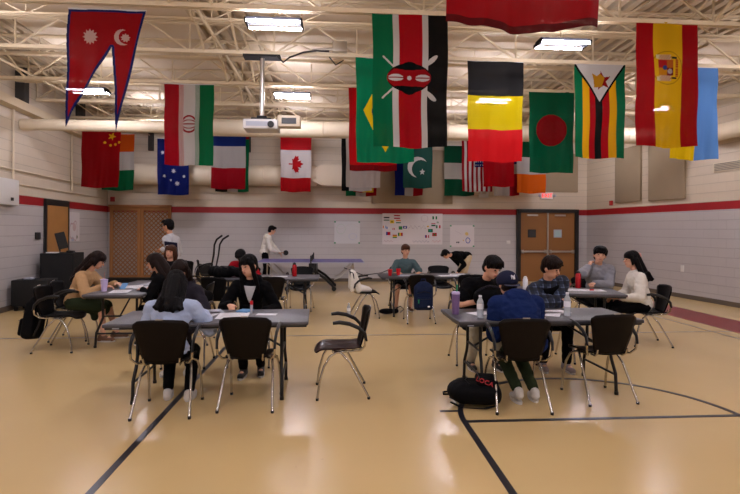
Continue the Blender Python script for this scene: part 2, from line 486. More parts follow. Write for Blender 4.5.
def person(label, loc, rz, hip=.55, lean=8, slouch=12, side=0, twist=0, head=(0, 0, 0), headoff=(0, 0, 0), hands=((-.2, .4, .78), (.2, .4, .78)),
           poles=None, feet=((-.13, .36, .085), (.13, .36, .085)), kpole=(0, .6, 1), top=('cloth_black', 'long', .014), hood=False,
           bottom=('trousers', 'cloth_black'), shoes='shoe_black', hair=('short', 'hair_black'), skin='skin', w=1.0, scale=1.0,
           fdirs=None, curl=25, inner=None, footdir=((-.1, 1, 0), (.1, 1, 0)), glasses=False, vox=.009, iw=(.060, .006)):
    B = V((0, 0, hip)); Rl = roty(side*.5) @ rotx(-lean); Ru = rotz(twist) @ roty(side) @ rotx(-lean-slouch)
    mid = B+Rl @ V((0, 0, .225)); N = mid+Ru @ V((0, 0, .25))
    Rh = rotz(head[0]) @ rotx(head[1]) @ roty(head[2])
    Rh = Rh*1.08
    H = N + (Ru @ V((0, .0, .075)))+V((0, .018, .0))+Rh @ V((0, .012, .115)) + V(headoff)
    sh = {k: N+Ru @ V((k*.172*w, 0, -.065)) for k in (-1, 1)}
    hp = {k: B+V((k*.092*w, 0, -.01)) for k in (-1, 1)}
    poles = poles or ((-.7, -.3, -.9), (.7, -.3, -.9))
    el = {}; wr = {}; kn = {}; an = {}
    for i, k in enumerate((-1, 1)):
        el[k], wr[k] = ik(sh[k], hands[i], .285, .245, poles[i])
        kn[k], an[k] = ik(hp[k], feet[i], .425, .41, kpole)
    fd = {}
    for i, k in enumerate((-1, 1)):
        f = (wr[k]-el[k]).normalized()
        if fdirs and fdirs[i]: f = V(fdirs[i]).normalized()
        elif abs(wr[k].z-.78) < .08: f = (f+V((0, .25, -f.z))).normalized()
        fd[k] = f
    fo = {k: V(footdir[i]).normalized() for i, k in enumerate((-1, 1))}
    def torso(mb, e, low=True, sc=1.0):
        mb.ell(mid+Ru @ V((0, .004, .11)), (.15*w+e, .103+e, .165+e), Ru)
        mb.ell(B+Rl @ V((0, 0, .14)), (.128*w+e, .096+e, .17+e), Rl)
        mb.ell(B+V((0, 0, .015)), (.158*w+e, .118+e, .10+e))
        mb.cap(sh[-1]+Ru @ V((.02, 0, .0)), sh[1]+Ru @ V((-.02, 0, .0)), .058+e, .058+e)
        mb.cap(N+Ru @ V((0, -.01, -.07)), N, .07+e, .055+e*.6)
    b = MB(); torso(b, 0)
    b.cap(N-Ru @ V((0, 0, .04)), H+Rh @ V((0, -.02, -.06)), .054, .050)
    b.ell(H+Rh @ V((0, -.008, .015)), (.075, .092, .100), Rh)
    b.ell(H+Rh @ V((0, .02, -.052)), (.054, .062, .058), Rh)
    b.ell(H+Rh @ V((0, .045, -.09)), (.026, .026, .02), Rh)
    b.cap(H+Rh @ V((0, .083, .0)), H+Rh @ V((0, .101, -.028)), .008, .0125, 8)
    for k in (-1, 1): b.ell(H+Rh @ V((k*.075, -.006, -.012)), (.011, .02, .031), Rh)
    for k in (-1, 1):
        b.cap(sh[k], el[k], .046, .037); b.cap(el[k], wr[k], .036, .025)
        pn = V((0, 0, -1)) if abs(fd[k].z) < .75 else V((-k, 0, 0))
        hand(b, wr[k], fd[k], pn, V((-k, 0, .3)) if abs(fd[k].z) < .75 else V((0, 1, 0)), curl)
        b.cap(hp[k], kn[k], .082, .056); b.cap(kn[k], an[k], .053, .034)
        b.cap(an[k]+V((0, 0, -.03))-fo[k]*.03, an[k]+fo[k]*.12+V((0, 0, -.045)), .034, .028)
    o = blob('person', b, skin, None, vox); o.location = loc; o.rotation_euler = (0, 0, rz); o.scale = (scale,)*3
    tag(o, label, 'person')
    # face
    for k in (-1, 1):
        MB().ell(H+Rh @ V((k*.030, .084, .004)), (.013, .0075, .0058), Rh @ rotz(-k*14)).build('eye', 'eye_dark', o)
        MB().cap(H+Rh @ V((k*.016, .088, .024)), H+Rh @ V((k*.046, .077, .025)), .0042, .003, 6).build('eyebrow', hair[1], o)
    MB().ell(H+Rh @ V((0, .083, -.058)), (.021, .008, .0062), Rh).build('mouth', 'lip', o)
    if glasses:
        g = MB()
        for k in (-1, 1):
            g.tube([H+Rh @ V((k*.033+.024*math.cos(a*PI/6), .1, .002+.019*math.sin(a*PI/6))) for a in range(13)], .0028, 6)
            g.tube([H+Rh @ V((k*.057, .098, .006)), H+Rh @ V((k*.082, .0, .0))], .0028, 6)
        g.build('glasses', 'frame_black', o)
    # clothes
    tm, sl, e = top
    t = MB(); torso(t, e)
    for k in (-1, 1):
        if sl == 'long':
            t.cap(sh[k], el[k], .052+e, .044+e); t.cap(el[k], el[k].lerp(wr[k], .93), .043+e, .031+e*.8)
        else:
            t.cap(sh[k], sh[k].lerp(el[k], .72), .052+e, .052+e)
    if hood:
        t.cap(N+Ru @ V((-.07, -.06, .015)), N+Ru @ V((.07, -.06, .015)), .05, .05)
        t.cap(N+Ru @ V((-.085, -.03, .02)), N+Ru @ V((-.075, .05, -.02)), .036, .028)
        t.cap(N+Ru @ V((.085, -.03, .02)), N+Ru @ V((.075, .05, -.02)), .036, .028)
        t.ell(N+Ru @ V((0, -.10, -.035)), (.13, .055, .095), Ru)
    blob({'long': 'sweater', 'short': 'shirt'}[sl], t, tm, o, vox+.001, 3, folds=.0075)
    if inner:
        im = MB(); im.ell(N+Ru @ V((0, .03, -.035)), (.062, .066, .045), Ru)
        us = blob('undershirt', im, inner, o, .008, 2)
        g = MB(); vs_ = []; fs_ = []
        for a_ in range(9):
            for b_ in range(13):
                f_ = b_/12; z_ = -.005-.20*f_; x_ = (-1+a_/4)*(iw[0]*(1-f_)+iw[1])
                y_ = .004+(.103+e)*math.sqrt(max(.02, 1-((z_+.14)/(.165+e))**2))*math.sqrt(1-(x_/.17)**2)+.011
                vs_.append(N+Ru @ V((x_, y_, z_)))
        for a_ in range(8):
            for b_ in range(12):
                q_ = a_*13+b_; fs_.append((q_, q_+13, q_+14, q_+1))
        g.add(vs_, fs_); gp = g.build('shirt_front', inner, us, angle=80); md = gp.modifiers.new('t', 'SOLIDIFY'); md.thickness = .012
    kind, bmn = bottom
    t = MB()
    if kind == 'trousers':
        t.ell(B+V((0, 0, .01)), (.172*w, .132, .098))
        for k in (-1, 1):
            t.cap(hp[k], kn[k], .097, .07); t.cap(kn[k], kn[k].lerp(an[k], .93), .068, .052)
        blob('trousers', t, bmn, o, .010, 3, folds=.006)
    elif kind == 'shorts':
        t.ell(B+V((0, 0, .01)), (.172*w, .132, .098))
        for k in (-1, 1): t.cap(hp[k], hp[k].lerp(kn[k], .72), .1, .09)
        blob('shorts', t, bmn, o, .010, 3)
    else:
        t.ell(B+V((0, 0, .01)), (.18*w, .14, .1))
        for k in (-1, 1): t.cap(hp[k], kn[k]-V((0, .03, 0)), .1, .09)
        t.cap((hp[1]+hp[-1])/2, (kn[1]+kn[-1])/2-V((0, .05, .03)), .1, .12)
        t.cap((kn[1]+kn[-1])/2-V((0, .12, .03)), (kn[1]+kn[-1])/2-V((0, .14, .16)), .11, .05)
        blob('skirt', t, bmn, o, .010, 4)
    for i, k in enumerate((-1, 1)):
        t = MB(); a = an[k]; f = fo[k]
        base = V((a.x, a.y, a.z-.05))
        t.cap(base-f*.045, base+f*.13+V((0, 0, -.004)), .042, .036)
        t.cap(base-f*.03+V((0, 0, .035)), base+f*.05+V((0, 0, .01)), .044, .036)
        so = blob('shoe', t, shoes, o, .008, 3, clampz=(.012 if a.z < .12 else None))
        if a.z < .12:
            sm = MB(); pts = []
            s = V((f.y, -f.x, 0))
            for q in range(16):
                an_ = 2*PI*q/16; pts.append((base.x+f.x*.045+s.x*math.cos(an_)*.043+f.x*math.sin(an_)*.128, base.y+f.y*.045+s.y*math.cos(an_)*.043+f.y*math.sin(an_)*.128))
            sm.prism(pts, .02, lambda u, v, ww: (u, v, ww+.001)).build('sole', 'shoe_white', so)
    # hair
    hs, hm = hair
    t = MB(); P = lambda x, y, z: H+Rh @ V((x, y, z))
    if hs != 'none':
        t.ell(P(0, -.022, .028), (.087, .097, .098), Rh)
        t.ell(P(0, -.05, -.02), (.078, .062, .07), Rh)
    if hs in ('short', 'mop'):
        t.ell(P(0, .045, .082), (.072, .055, .032), Rh)
        for x in (-.05, -.02, .015, .045): t.cap(P(x, .06, .085), P(x*1.15, .09, .058 if hs == 'short' else .046), .019, .008, 8)
        for k in (-1, 1): t.cap(P(k*.075, .01, .05), P(k*.078, .012, .0), .018, .01, 8)
        if hs == 'mop':
            t.ell(P(0, -.005, .055), (.095, .1, .078), Rh)
            for k in (-1, 1): t.cap(P(k*.07, .045, .06), P(k*.076, .04, .01), .022, .012, 8)
    if hs in ('long', 'bangs', 'wavy', 'side'):
        t.ell(P(0, .0, .05), (.084, .092, .07), Rh)
        for k in (-1, 1):
            t.cap(P(k*.066, .03, .05), P(k*.078, .025, -.06), .024, .018, 8)
            t.cap(P(k*.07, -.02, .0), N+Ru @ V((k*.085, -.06, -.03)), .04, .034)
            t.cap(N+Ru @ V((k*.085, -.06, -.03)), N+Ru @ V((k*.06, -.125, -.2 if hs != 'wavy' else -.1)), .036, .02)
        t.cap(P(0, -.07, .0), N+Ru @ V((0, -.12, -.05)), .075, .06)
        if hs != 'wavy': t.cap(N+Ru @ V((0, -.12, -.05)), N+Ru @ V((0, -.13, -.21)), .065, .045)
        else: t.cap(N+Ru @ V((0, -.12, -.05)), N+Ru @ V((0, -.125, -.11)), .06, .05)
    if hs == 'bangs':
        for x in (-.055, -.035, -.01, .015, .04, .058): t.cap(P(x, .055, .08), P(x*1.1, .088-abs(x)*.3, .042), .018, .007, 8)
    if hs == 'wavy':
        rr = random.Random(3)
        for q in range(16):
            x = -.11+.22*q/15; y = -.12-.03*math.cos(q); z = -.10-.04*rr.random()
            t.cap(N+Ru @ V((x*.8, y, z+.08)), N+Ru @ V((x, y-.015, z)), .024, .018, 8)
            t.ell(N+Ru @ V((x*1.08, y-.02, z-.015)), (.02, .02, .02))
    if hs == 'bun':
        t.ell(P(0, .0, .05), (.082, .09, .066), Rh); t.ell(P(0, -.105, -.01), (.04, .04, .042), Rh)
    if hs == 'front':
        for k in (-1, 1):
            t.cap(P(k*.07, .03, .03), N+Ru @ V((k*.09, .07, -.06)), .028, .026)
            t.cap(N+Ru @ V((k*.09, .07, -.06)), N+Ru @ V((k*.095, .09, -.11)), .026, .012)
        t.ell(P(0, .0, .05), (.084, .09, .07), Rh)
        for x in (-.055, -.03, 0, .03, .055): t.cap(P(x, .05, .082), P(x*1.1, .088-abs(x)*.3, .042), .018, .007, 8)
    if hs == 'cap':
        MBc = MB(); MBc.ell(P(0, -.008, .04), (.092, .106, .088), Rh)
        for v in MBc.v:
            q = Rh.inverted() @ (v-H)
            if q.z < .012: q.z = .012; v[:] = H+Rh @ q
        blob('cap', MBc, 'cap_navy', o, .008, 3)
    if t.v: blob('hair', t, hm, o, .008, 3, strands=H)
    return o, dict(H=H, Rh=Rh, N=N, Ru=Ru, el=el, wr=wr, kn=kn, an=an, mid=mid, B=B)

# ------------------------------------------------------------------ the room
def wl(Y): return -6.27-.085*(Y-10.2)
def wr_(Y): return 7.94+.0896*(15.34-Y)
def wb(X): return 15.295
HC = 4.86
FY = -4.0
fl = MB().prism([(wl(FY)-.2, FY-.2), (wr_(FY)+.2, FY-.2), (wr_(15.5)+.2, 15.55), (wl(15.5)-.2, 15.55)], .2, lambda u, v, w: (u, v, w-.2))
struct('floor', fl, 'epoxy_floor', smooth=False)
def wall(name, p, q, m, out):
    p = V(p); q = V(q); n = V(out)*.2
    poly = [p, q, q+n, p+n]
    struct(name, MB().prism([(a.x, a.y) for a in poly], HC+.3, lambda u, v, w: (u, v, w)), m, smooth=False)
wall('wall_left', (wl(FY), FY), (wl(15.254), 15.254), 'block_wall_y', (-1, -.08))
wall('wall_right', (wr_(FY), FY), (wr_(15.339), 15.339), 'block_wall_y', (1, .09))
wall('wall_back', (wl(15.25)-.2, 15.295), (wr_(15.34)+.2, 15.295), 'block_wall_x', (0, 1))
wall('wall_front', (wl(FY)-.2, FY), (wr_(FY)+.2, FY), 'block_wall_x', (0, -1))
deck = MB().box((1.5, 5.8, HC+.1), (18, 20, .2))
x = -7.0
while x < 9.4:
    deck.box((x, 5.7, HC-.04), (.105, 19.2, .085)); x += .2
struct('ceiling', deck, 'deck_paint', smooth=False)

DL = V((-.0847, .9964)); NL = V((.9964, .0847)); DR = V((-.0892, .996)); NR = V((-.996, -.0892))
RL = Matrix(((DL.x, NL.x, 0), (DL.y, NL.y, 0), (0, 0, 1)))
RR = Matrix(((DR.x, NR.x, 0), (DR.y, NR.y, 0), (0, 0, 1)))
def PL(Y, z, off=0): return V((wl(Y)+off, Y+off*.085, z))
def PR(Y, z, off=0): return V((wr_(Y)-off, Y-off*.09, z))
def PB(X, z, off=0): return V((X, wb(X)-off, z))

# rubber base
struct('baseboard_right', MB().box(PR(6, .05, .011), (18, .02, .1), RR), 'rubber_base', smooth=False)
for a, b in ((FY+.3, 11.38), (12.66, 15.2)):
    struct('baseboard_left', MB().box(PL((a+b)/2, .05, .011), (b-a, .02, .1), RL), 'rubber_base', smooth=False)
for a, b in ((-4.83, 6.9), (7.99, 7.9)):
    if b-a > .1 or a > 7: 
        if a > 7: a, b = 7.78, 7.92
        struct('baseboard_back', MB().box(PB((a+b)/2, .05, .011), (abs(b-a), .02, .1)), 'rubber_base', smooth=False)

# painted markings on the floor
def mark(name, mb, m): return struct(name, mb, m, smooth=False)
def strip(x0, y0, x1, y1, h=.0015): return MB().box(((x0+x1)/2, (y0+y1)/2, h/2), (x1-x0, y1-y0, h))
mark('floor_line', strip(-1.492, -1, -1.44, 7.57), 'line_black')
mark('floor_line', strip(wl(7.5)+.05, 7.53, wr_(7.5)-.1, 7.57, .0012), 'line_grey')
mark('floor_line', strip(1.06, -1, 1.112, 4.1), 'line_black')
mark('floor_line', strip(1.06, 4.08, 3.54, 4.13, .0018), 'line_black')
mark('floor_line', strip(3.49, -1, 3.54, 4.1), 'line_black')
mark('floor_line', strip(.93, 4.33, 1.12, 4.37, .0012), 'line_black')
arc = MB(); pi_ = []; po = []
for q in range(41):
    a = PI*q/40; pi_.append((2.3+1.19*math.cos(a), 4.1+1.12*math.sin(a))); po.append((2.3+1.24*math.cos(a), 4.1+1.17*math.sin(a)))
arc.prism(pi_+po[::-1], .0022, lambda u, v, w: (u, v, w))
mark('floor_line', arc, 'line_black')
mark('floor_line', strip(5.98, -1, 6.02, 15.0), 'line_grey')
mark('floor_band', strip(6.33, 2.0, 7.17, 14.9), 'band_red')

# steel joists
ROWS = [-3.64, -2.0, -.36, 1.28, 2.92, 4.56, 6.2, 7.8, 9.45, 11.05, 12.7, 14.35]
def joist(Y, zb, zt, pitch, r, ch, off=0):
    a = wl(Y)+.03; b = wr_(Y)-.03; m = MB()
    for z, s in ((zb+ch/2, 0), (zt-ch/2, 0)):
        for dy in (-.028, .028): m.box(((a+b)/2, Y+dy, z), (b-a, .035, ch))
    n = int((b-a)/pitch); p = (b-a)/n
    for i in range(n):
        x = a+i*p
        z0, z1 = (zb+ch/2, zt-ch/2) if (i+off) % 2 else (zt-ch/2, zb+ch/2)
        m.bar((x, Y, z0), (x+p, Y, z1), r*2, r*1.4)
        if (i+off) % 2: m.bar((x, Y, zb+ch), (x, Y, zt-ch), r*1.3)
    struct('ceiling_joist', m, 'steel_paint', smooth=False)
for i, Y in enumerate(ROWS): joist(Y, 4.27, 4.775, .62, .016, .055, i)
for i in range(len(ROWS)-1):
    joist((ROWS[i]+ROWS[i+1])/2, 4.45, 4.775, .6, .010, .026, i)
# smooth infill panels between the joists
allr = sorted(ROWS+[(ROWS[i]+ROWS[i+1])/2 for i in range(len(ROWS)-1)]+[15.2])
for i in range(len(allr)-1):
    y0, y1 = allr[i]+.05, allr[i+1]-.05
    for (x0, x1) in ((-4.9, -2.2), (-1.15, 3.55), (6.4, 7.8)):
        struct('ceiling_panel', MB().box(((x0+x1)/2, (y0+y1)/2, 4.79), (x1-x0, y1-y0, .03)), 'panel_white', smooth=False)
# bridging that runs front to back between the joists
for X in (-5.6, -2.0, -1.5, 4.9):
    m = MB()
    for i in range(len(ROWS)-1):
        y0, y1 = ROWS[i], ROWS[i+1]; ym = (y0+y1)/2
        m.bar((X, y0, 4.29), (X, ym, 4.74), .032, .022); m.bar((X, ym, 4.74), (X, y1, 4.29), .032, .022)
        m.bar((X+.05, y0, 4.74), (X+.05, ym, 4.44), .026, .02); m.bar((X+.05, ym, 4.44), (X+.05, y1, 4.74), .026, .02)
    struct('ceiling_bridging', m, 'steel_paint', smooth=False)
m = MB().tube([(-1.75, FY+.1, 4.36), (-1.75, 15.1, 4.36)], .022); struct('ceiling_pipe', m, 'steel_paint')
m = MB().tube([(-5.45, FY+.1, 4.34), (-5.45, 15.1, 4.34)], .018); struct('ceiling_pipe', m, 'steel_paint')
# deep beam along the left wall and dark pilasters over the duct
struct('trim_1', MB().box(PL(5.8, 3.98, .1), (18.6, .2, .16), RL), 'steel_paint', smooth=False)
for Y, w in ((10.35, .18), (13.1, .16)):
    struct('trim_2', MB().box(PL(Y, 4.42, .09), (w, .17, .68), RL), 'wall_dark', smooth=False)
struct('trim_3', MB().box(PB(-5.45, 4.3, .06), (.14, .1, .8)), 'wall_dark', smooth=False)
struct('trim_3', MB().box(PB(-2.6, 4.3, .06), (.12, .1, .8)), 'wall_dark', smooth=False)

# ducts
def duct(name, p, q, r, label, m='duct_paint', step=1.2):
    p = V(p); q = V(q); d = (q-p); L = d.length; R = d.normalized().to_track_quat('Z', 'Y').to_matrix()
    t = empty(name, p, 0, label, 'duct')
    MB().lathe([(r, 0), (r, L)], n=40, R=R).build('duct_pipe', m, t)
    k = int(L/step)
    for i in range(1, k):
        MB().lathe([(r+.001, i*L/k-.014), (r+.009, i*L/k-.008), (r+.009, i*L/k+.008), (r+.001, i*L/k+.014)], n=40, R=R).build('seam_band', m, t)
    return t
dt = duct('air_duct', (-2.9, 10.5, 3.67), (7.65, 10.5, 3.67), .165, 'long round cream duct crossing the whole gym just behind the projector')
MB().lathe([(.165, 0), (.115, -.25), (.115, -.01+wl(10.5)+2.9+.03)], n=40, R=roty(90)).build('narrow_pipe', 'duct_paint', dt)
t = duct('air_duct', (wl(14.9)+.03, 14.9, 3.17), (-.55, 14.9, 3.17), .3, 'thick round cream duct along the back wall above the lattice screen', step=1.5)
duct('air_duct', (wr_(4)-.35, 4, 3.70), (wr_(10.7)-.32, 10.7, 3.68), .17, 'round cream duct running along the right wall above the vent grille')
# tapered end box of the back-wall duct
g = MB(); pr = [(0, .18), (0, .62), (.18, .76), (.82, .62), (.82, .18), (.3, .0)]
g.prism([(-.62, .2), (-.62, .5), (-.34, .66), (.42, .66), (.42, .06), (-.34, .06)], .5, lambda u, v, w: (u-.05, 14.62+w, v+2.81))
ob = g.build('duct_transition', 'panel_white', None, smooth=False); tag(ob, 'white angular duct end box on the back wall, right of the maple leaf flag', 'duct end')

# ceiling lights
def light_fix(loc, label):
    t = empty('ceiling_light', loc, 0, label, 'light', 'fluorescent ceiling fixtures')
    h = MB().box((0, 0, .045), (.66, .19, .03)); h.box((-.33, 0, .012), (.02, .27, .04)); h.box((.33, 0, .012), (.02, .27, .04))
    h.build('housing', 'fixture_dark', t, smooth=False)
    for dy in (-.115, .115): MB().tube([(-.315, dy, -.0), (.315, dy, -.0)], .0155, 12).build('light_tube', 'tube_light', t)
    MB().tube([(-.02, 0, .06), (.03, .1, .22)], .008, 6).build('stem', 'steel_paint', t)
    return t
cols = {-4.45: 'left row', -.74: 'projector row', 3.0: 'middle row', 6.75: 'right row'}
base = None
desc = {(-4.45, 9.35): 'twin-tube ceiling light behind the double-pennant flag', (-4.45, 12.55): 'small distant twin-tube ceiling light beside the tricolour with kufic edging',
        (-.74, 6.1): 'large bright twin-tube ceiling light left of the projector cable', (-.8, 9.35): 'twin-tube ceiling light right of the projector pole',
        (-.95, 12.7): 'small twin-tube ceiling light just behind the long duct, above the maple leaf flag', (3.0, 6.45): 'twin-tube ceiling light with rounded ends below the big red flag',
        (3.0, 9.35): 'twin-tube ceiling light glowing through the black, yellow and red flag', (6.75, 9.6): 'twin-tube ceiling light glowing through the flag with the coat of arms'}
spots = list(desc)+[(a, b) for b in (2.9, -.3, -3.2) for a in cols]+[(-4.45, 6.1), (6.75, 6.3), (3.0, 12.6), (6.75, 12.8)]
lb = light_fix((spots[0][0], spots[0][1], 4.06), desc[spots[0]])
for s in spots[1:]:
    c = copy_tree(lb); c.location = (s[0], s[1], 4.06)
    c['label'] = desc.get(s, 'fluorescent twin-tube fixture hidden behind flags or outside the photograph')
    if s not in desc: c['group'] = 'fluorescent fixtures out of sight'

# projector on its pole
t = empty('projector', (-1.13, 7.8, 3.2), 0, 'white ceiling projector on a silver pole with a black top bracket', 'projector')
MB().rbox((0, 0, -.02), (.52, .38, .15), .02).build('body', 'projector_white', t)
MB().box((-.02, -.192, -.02), (.38, .006, .07)).build('vent_grille', 'paper_grey', t, smooth=False)
MB().lathe([(.05, 0), (.05, .03), (.038, .03), (.038, .045)], (.16, -.19, -.03), 16, rotx(90)).build('lens', 'glass_dark', t)
MB().tube([(0, 0, .1), (0, 0, 1.03)], .035, 14).build('pole', 'aluminium', t)
MB().box((0, 0, 1.04), (.56, .2, .035)).build('top_bracket', 'black_matte', t, smooth=False)
MB().box((0, 0, .075), (.3, .22, .03)).box((0, 0, .1), (.14, .12, .06)).build('mounting_bracket', 'black_matte', t, smooth=False)
MB().rbox((.42, .0, .05), (.34, .2, .17), .01).build('control_box', 'duct_paint', t)
MB().box((.42, -.102, .05), (.22, .008, .09)).build('control_panel', 'black_plastic', t, smooth=False)
tag(MB().tube([(-.9, 7.7, 4.24), (-.8, 7.7, 4.14), (-.7, 7.7, 4.22), (-.5, 7.7, 4.3), (-.3, 7.7, 4.33), (-.1, 7.7, 4.33)], .014, 8).tube([(-.1, 7.7, 4.24), (.0, 7.7, 4.12), (.12, 7.7, 4.2)], .01, 8)
    .build('cable', 'black_plastic'), 'black cable looping along the joist beside the projector bracket', 'cable')
j = empty('junction_box', (.06, 7.72, 4.4), 0, 'small grey junction box on the joist right of the projector bracket', 'electrical box')
MB().rbox((0, 0, 0), (.22, .12, .16), .01).build('box_body', 'aluminium', j)
MB().tube([(-.11, 0, -.03), (-.42, .02, -.05)], .022, 8).build('conduit', 'aluminium', j)

# doors
def back_door():
    d = struct('door_2', MB().box(PB(7.36, 1.06, .03), (.9, .045, 2.12)).box(PB(8.3, 1.06, .03), (.02, .02, .02)), 'wood_door_double', smooth=False)
    return d
def bx_back(x0, x1, z0, z1, off, th): return MB().box(PB((x0+x1)/2, (z0+z1)/2, off), (x1-x0, th, z1-z0))
DX0, DX1 = 5.77, 7.52
_c = (DX0+DX1)/2
fr = MB()
for a, b in ((DX0-.11, DX0), (DX1, DX1+.11)): fr.box(PB((a+b)/2, 1.09, .05), (b-a, .12, 2.18))
fr.box(PB(_c, 2.2, .05), (DX1-DX0+.22, .12, .11))
fo = struct('door_frame_2', fr, 'frame_black', smooth=False)
for n, (a, b) in enumerate(((DX0+.005, _c-.02), (_c+.02, DX1-.005))):
    d = struct('door_%d' % (n+2), bx_back(a, b, .01, 2.14, .03, .045), 'wood_door_double', smooth=False)
    m = (a+b)/2
    wx = m-.02 if n == 0 else m-.08
    bx_back(wx-.17, wx+.09 , 1.37, 1.62, .055, .012).build('window_trim', 'paper_grey' if n else 'frame_black', d, smooth=False)
    bx_back(wx-.14, wx+.06, 1.40, 1.59, .063, .008).build('window_pane', 'glass_light' if n else 'glass_dark', d, smooth=False)
    pb = MB().rbox(PB(m, .93, .11), (b-a-.08, .05, .06), .012); pb.box(PB(a+.06, .93, .08), (.07, .06, .1)); pb.box(PB(b-.06, .93, .08), (.07, .06, .1))
    pb.build('push_bar', 'aluminium', d)
    bx_back(m-.02-.2, m+.12, 2.04, 2.09, .075, .05).build('door_closer', 'aluminium', d, smooth=False)
bx_back(_c-.02, _c+.02, .01, 2.14, .05, .08).build('x', 'aluminium', None, smooth=False)
o = bpy.data.objects['x']; o.name = 'door_mullion'; tag(o, kind='structure')
# left wall door
fr = MB(); ya, yb = 11.46, 12.56
for y in (ya, yb): fr.box(PL(y, 1.09, .02), (.06, .07, 2.2), RL)
fr.box(PL((ya+yb)/2, 2.17, .02), (1.16, .07, .14), RL)
struct('door_frame_1', fr, 'frame_black', smooth=False)
d = struct('door_1', MB().box(PL((ya+yb)/2, 1.06, .03), (1.04, .04, 2.12), RL), 'wood_door', smooth=False)
MB().tube([PL(12.4, 1.0, .04), PL(12.4, 1.0, .11), PL(12.28, 1.0, .11)], .012, 8).build('door_handle', 'aluminium', d)

# lattice screens in the back left corner
def lattice(x0, x1, label):
    t = empty('lattice_screen', PB((x0+x1)/2, 0, .09), 0, label, 'lattice screen', 'wooden lattice gates')
    w = x1-x0; f = MB(); z0, z1 = .1, 2.22
    for s in (-1, 1): f.box((s*(w/2-.045), 0, (z0+z1)/2), (.09, .06, z1-z0))
    for z in (z0+.06, z1-.05): f.box((0, 0, z), (w-.18, .055, .1))
    f.build('frame', 'wood_lattice', t, smooth=False)
    l = MB(); W = w-.18; zz0 = z0+.1; Hh = z1-z0-.2; st = .13
    k = -Hh
    while k < W:
        for sgn, yy in ((1, -.008), (-1, .008)):
            # line x = k + (z) clipped
            za = max(0, -k); zb = min(Hh, W-k)
            if zb-za > .03:
                xa, xb = k+za, k+zb
                if sgn < 0: xa, xb = W-xa, W-xb
                l.bar((-W/2+xa, yy, zz0+za), (-W/2+xb, yy, zz0+zb), .007, .030)
        k += st
    l.build('lattice_slats', 'wood_lattice', t, smooth=False)
    return t
lattice(-6.6, -5.73, 'wooden lattice gate in the back left corner, the one against the left wall')
lattice(-5.72, -4.85, 'wooden lattice gate in the back left corner, the one farther from the left wall')
tag(MB().box(PB(-5.73, 2.255, .13), (1.78, .1, .06)).build('lattice_header', 'wood_lattice', smooth=False), 'wooden header beam across the top of both lattice gates', 'beam')
tag(MB().box(PB(-5.73, .08, .22), (1.7, .3, .14)).build('stage_step', 'frame_black', smooth=False), 'low black step at the foot of the lattice gates', 'step')

# acoustic panels and wall items
def bpan(name, x0, x1, z0, z1, th, m, label, cat, **k): return tag(MB().rbox(PB((x0+x1)/2, (z0+z1)/2, th/2+.002), (x1-x0, th, z1-z0), .008, seg=2).build(name, m), label, cat, **k)
bpan('acoustic_panel', 1.13, 3.62, 2.4, 4.05, .06, 'acoustic_tan', 'wide tan acoustic panel on the back wall behind the middle flags', 'wall panel')
bpan('acoustic_panel', 5.75, 7.62, 2.8, 4.0, .06, 'acoustic_tan', 'tan acoustic panel on the back wall above the double doors and exit sign', 'wall panel')
def rpan(name, y0, y1, z0, z1, th, m, label, cat, parent=None): 
    return tag(MB().rbox(PR((y0+y1)/2, (z0+z1)/2, th/2+.002), (y1-y0, th, z1-z0), min(.008, th*.3), RR, seg=2).build(name, m, parent), label, cat)
rpan('acoustic_panel', 12.8, 13.85, 2.4, 3.9, .06, 'acoustic_tan', 'tan acoustic panel on the right wall, the one nearer the corner', 'wall panel')
rpan('acoustic_panel', 11.3, 12.5, 2.37, 3.9, .06, 'acoustic_tan', 'tan acoustic panel on the right wall, the one nearer the vent', 'wall panel')
v = empty('vent_grille', PR(9.9, 3.0, 0), 0, 'long grey louvred vent grille high on the right wall', 'vent')
def rb(y, z, off, d, m, name, par): 
    b = MB().box(PR(y, z, off)-par.location, d, RR); return b.build(name, m, par, smooth=False)
rb(9.85, 3.0, .012, (1.35, .02, .21), 'duct_paint', 'vent_frame', v)
for k in range(5): rb(9.85, 2.93+k*.034, .03, (1.26, .018, .012), 'grey_duct', 'vent_louvre', v)
rpan('fire_alarm', 14.0, 14.12, 2.33, 2.47, .05, 'alarm_red', 'small red fire alarm on the right wall near the corner', 'fire alarm')
rpan('wall_outlet', 11.35, 11.45, .62, .78, .012, 'white_plastic', 'white wall outlet low on the right wall', 'outlet')
bpan('fire_alarm', -6.62, -6.5, 2.38, 2.52, .05, 'alarm_red', 'small red fire alarm above the lattice gates in the left corner', 'fire alarm')
bpan('light_switch', 5.35, 5.47, 1.17, 1.27, .012, 'white_plastic', 'white light switch left of the double doors', 'switch')
e = empty('exit_sign', PB(6.62, 2.68, .03), 0, 'glowing red EXIT sign over the double doors', 'exit sign')
MB().rbox((0, 0, 0), (.4, .05, .22), .01).build('sign_body', 'white_plastic', e)
MB().box((0, -.027, 0), (.3, .006, .17)).build('sign_face', 'white_plastic', e, smooth=False)
text_mesh('lettering', 'EXIT', .17, 'exit_glow', e, Matrix.Translation((0, -.032, 0)) @ Matrix.Rotation(PI/2, 4, 'X'))
for s in (-1, 1): MB().lathe([(.035, 0), (.045, .05), (.03, .06)], (s*.24, -.01, .0), 12, rotx(90)).build('emergency_lamp', 'paper_grey', e)
e = empty('emergency_light', PB(4.6, 2.66, .04), 0, 'small white emergency light unit on the back wall below the striped flag', 'emergency light')
MB().rbox((0, 0, 0), (.3, .08, .12), .01).build('lamp_housing', 'white_plastic', e)
for s in (-1, 1): MB().lathe([(.03, 0), (.045, .05), (.035, .06)], (s*.1, -.03, .08), 12, rotx(90)).build('lamp_head', 'white_plastic', e)
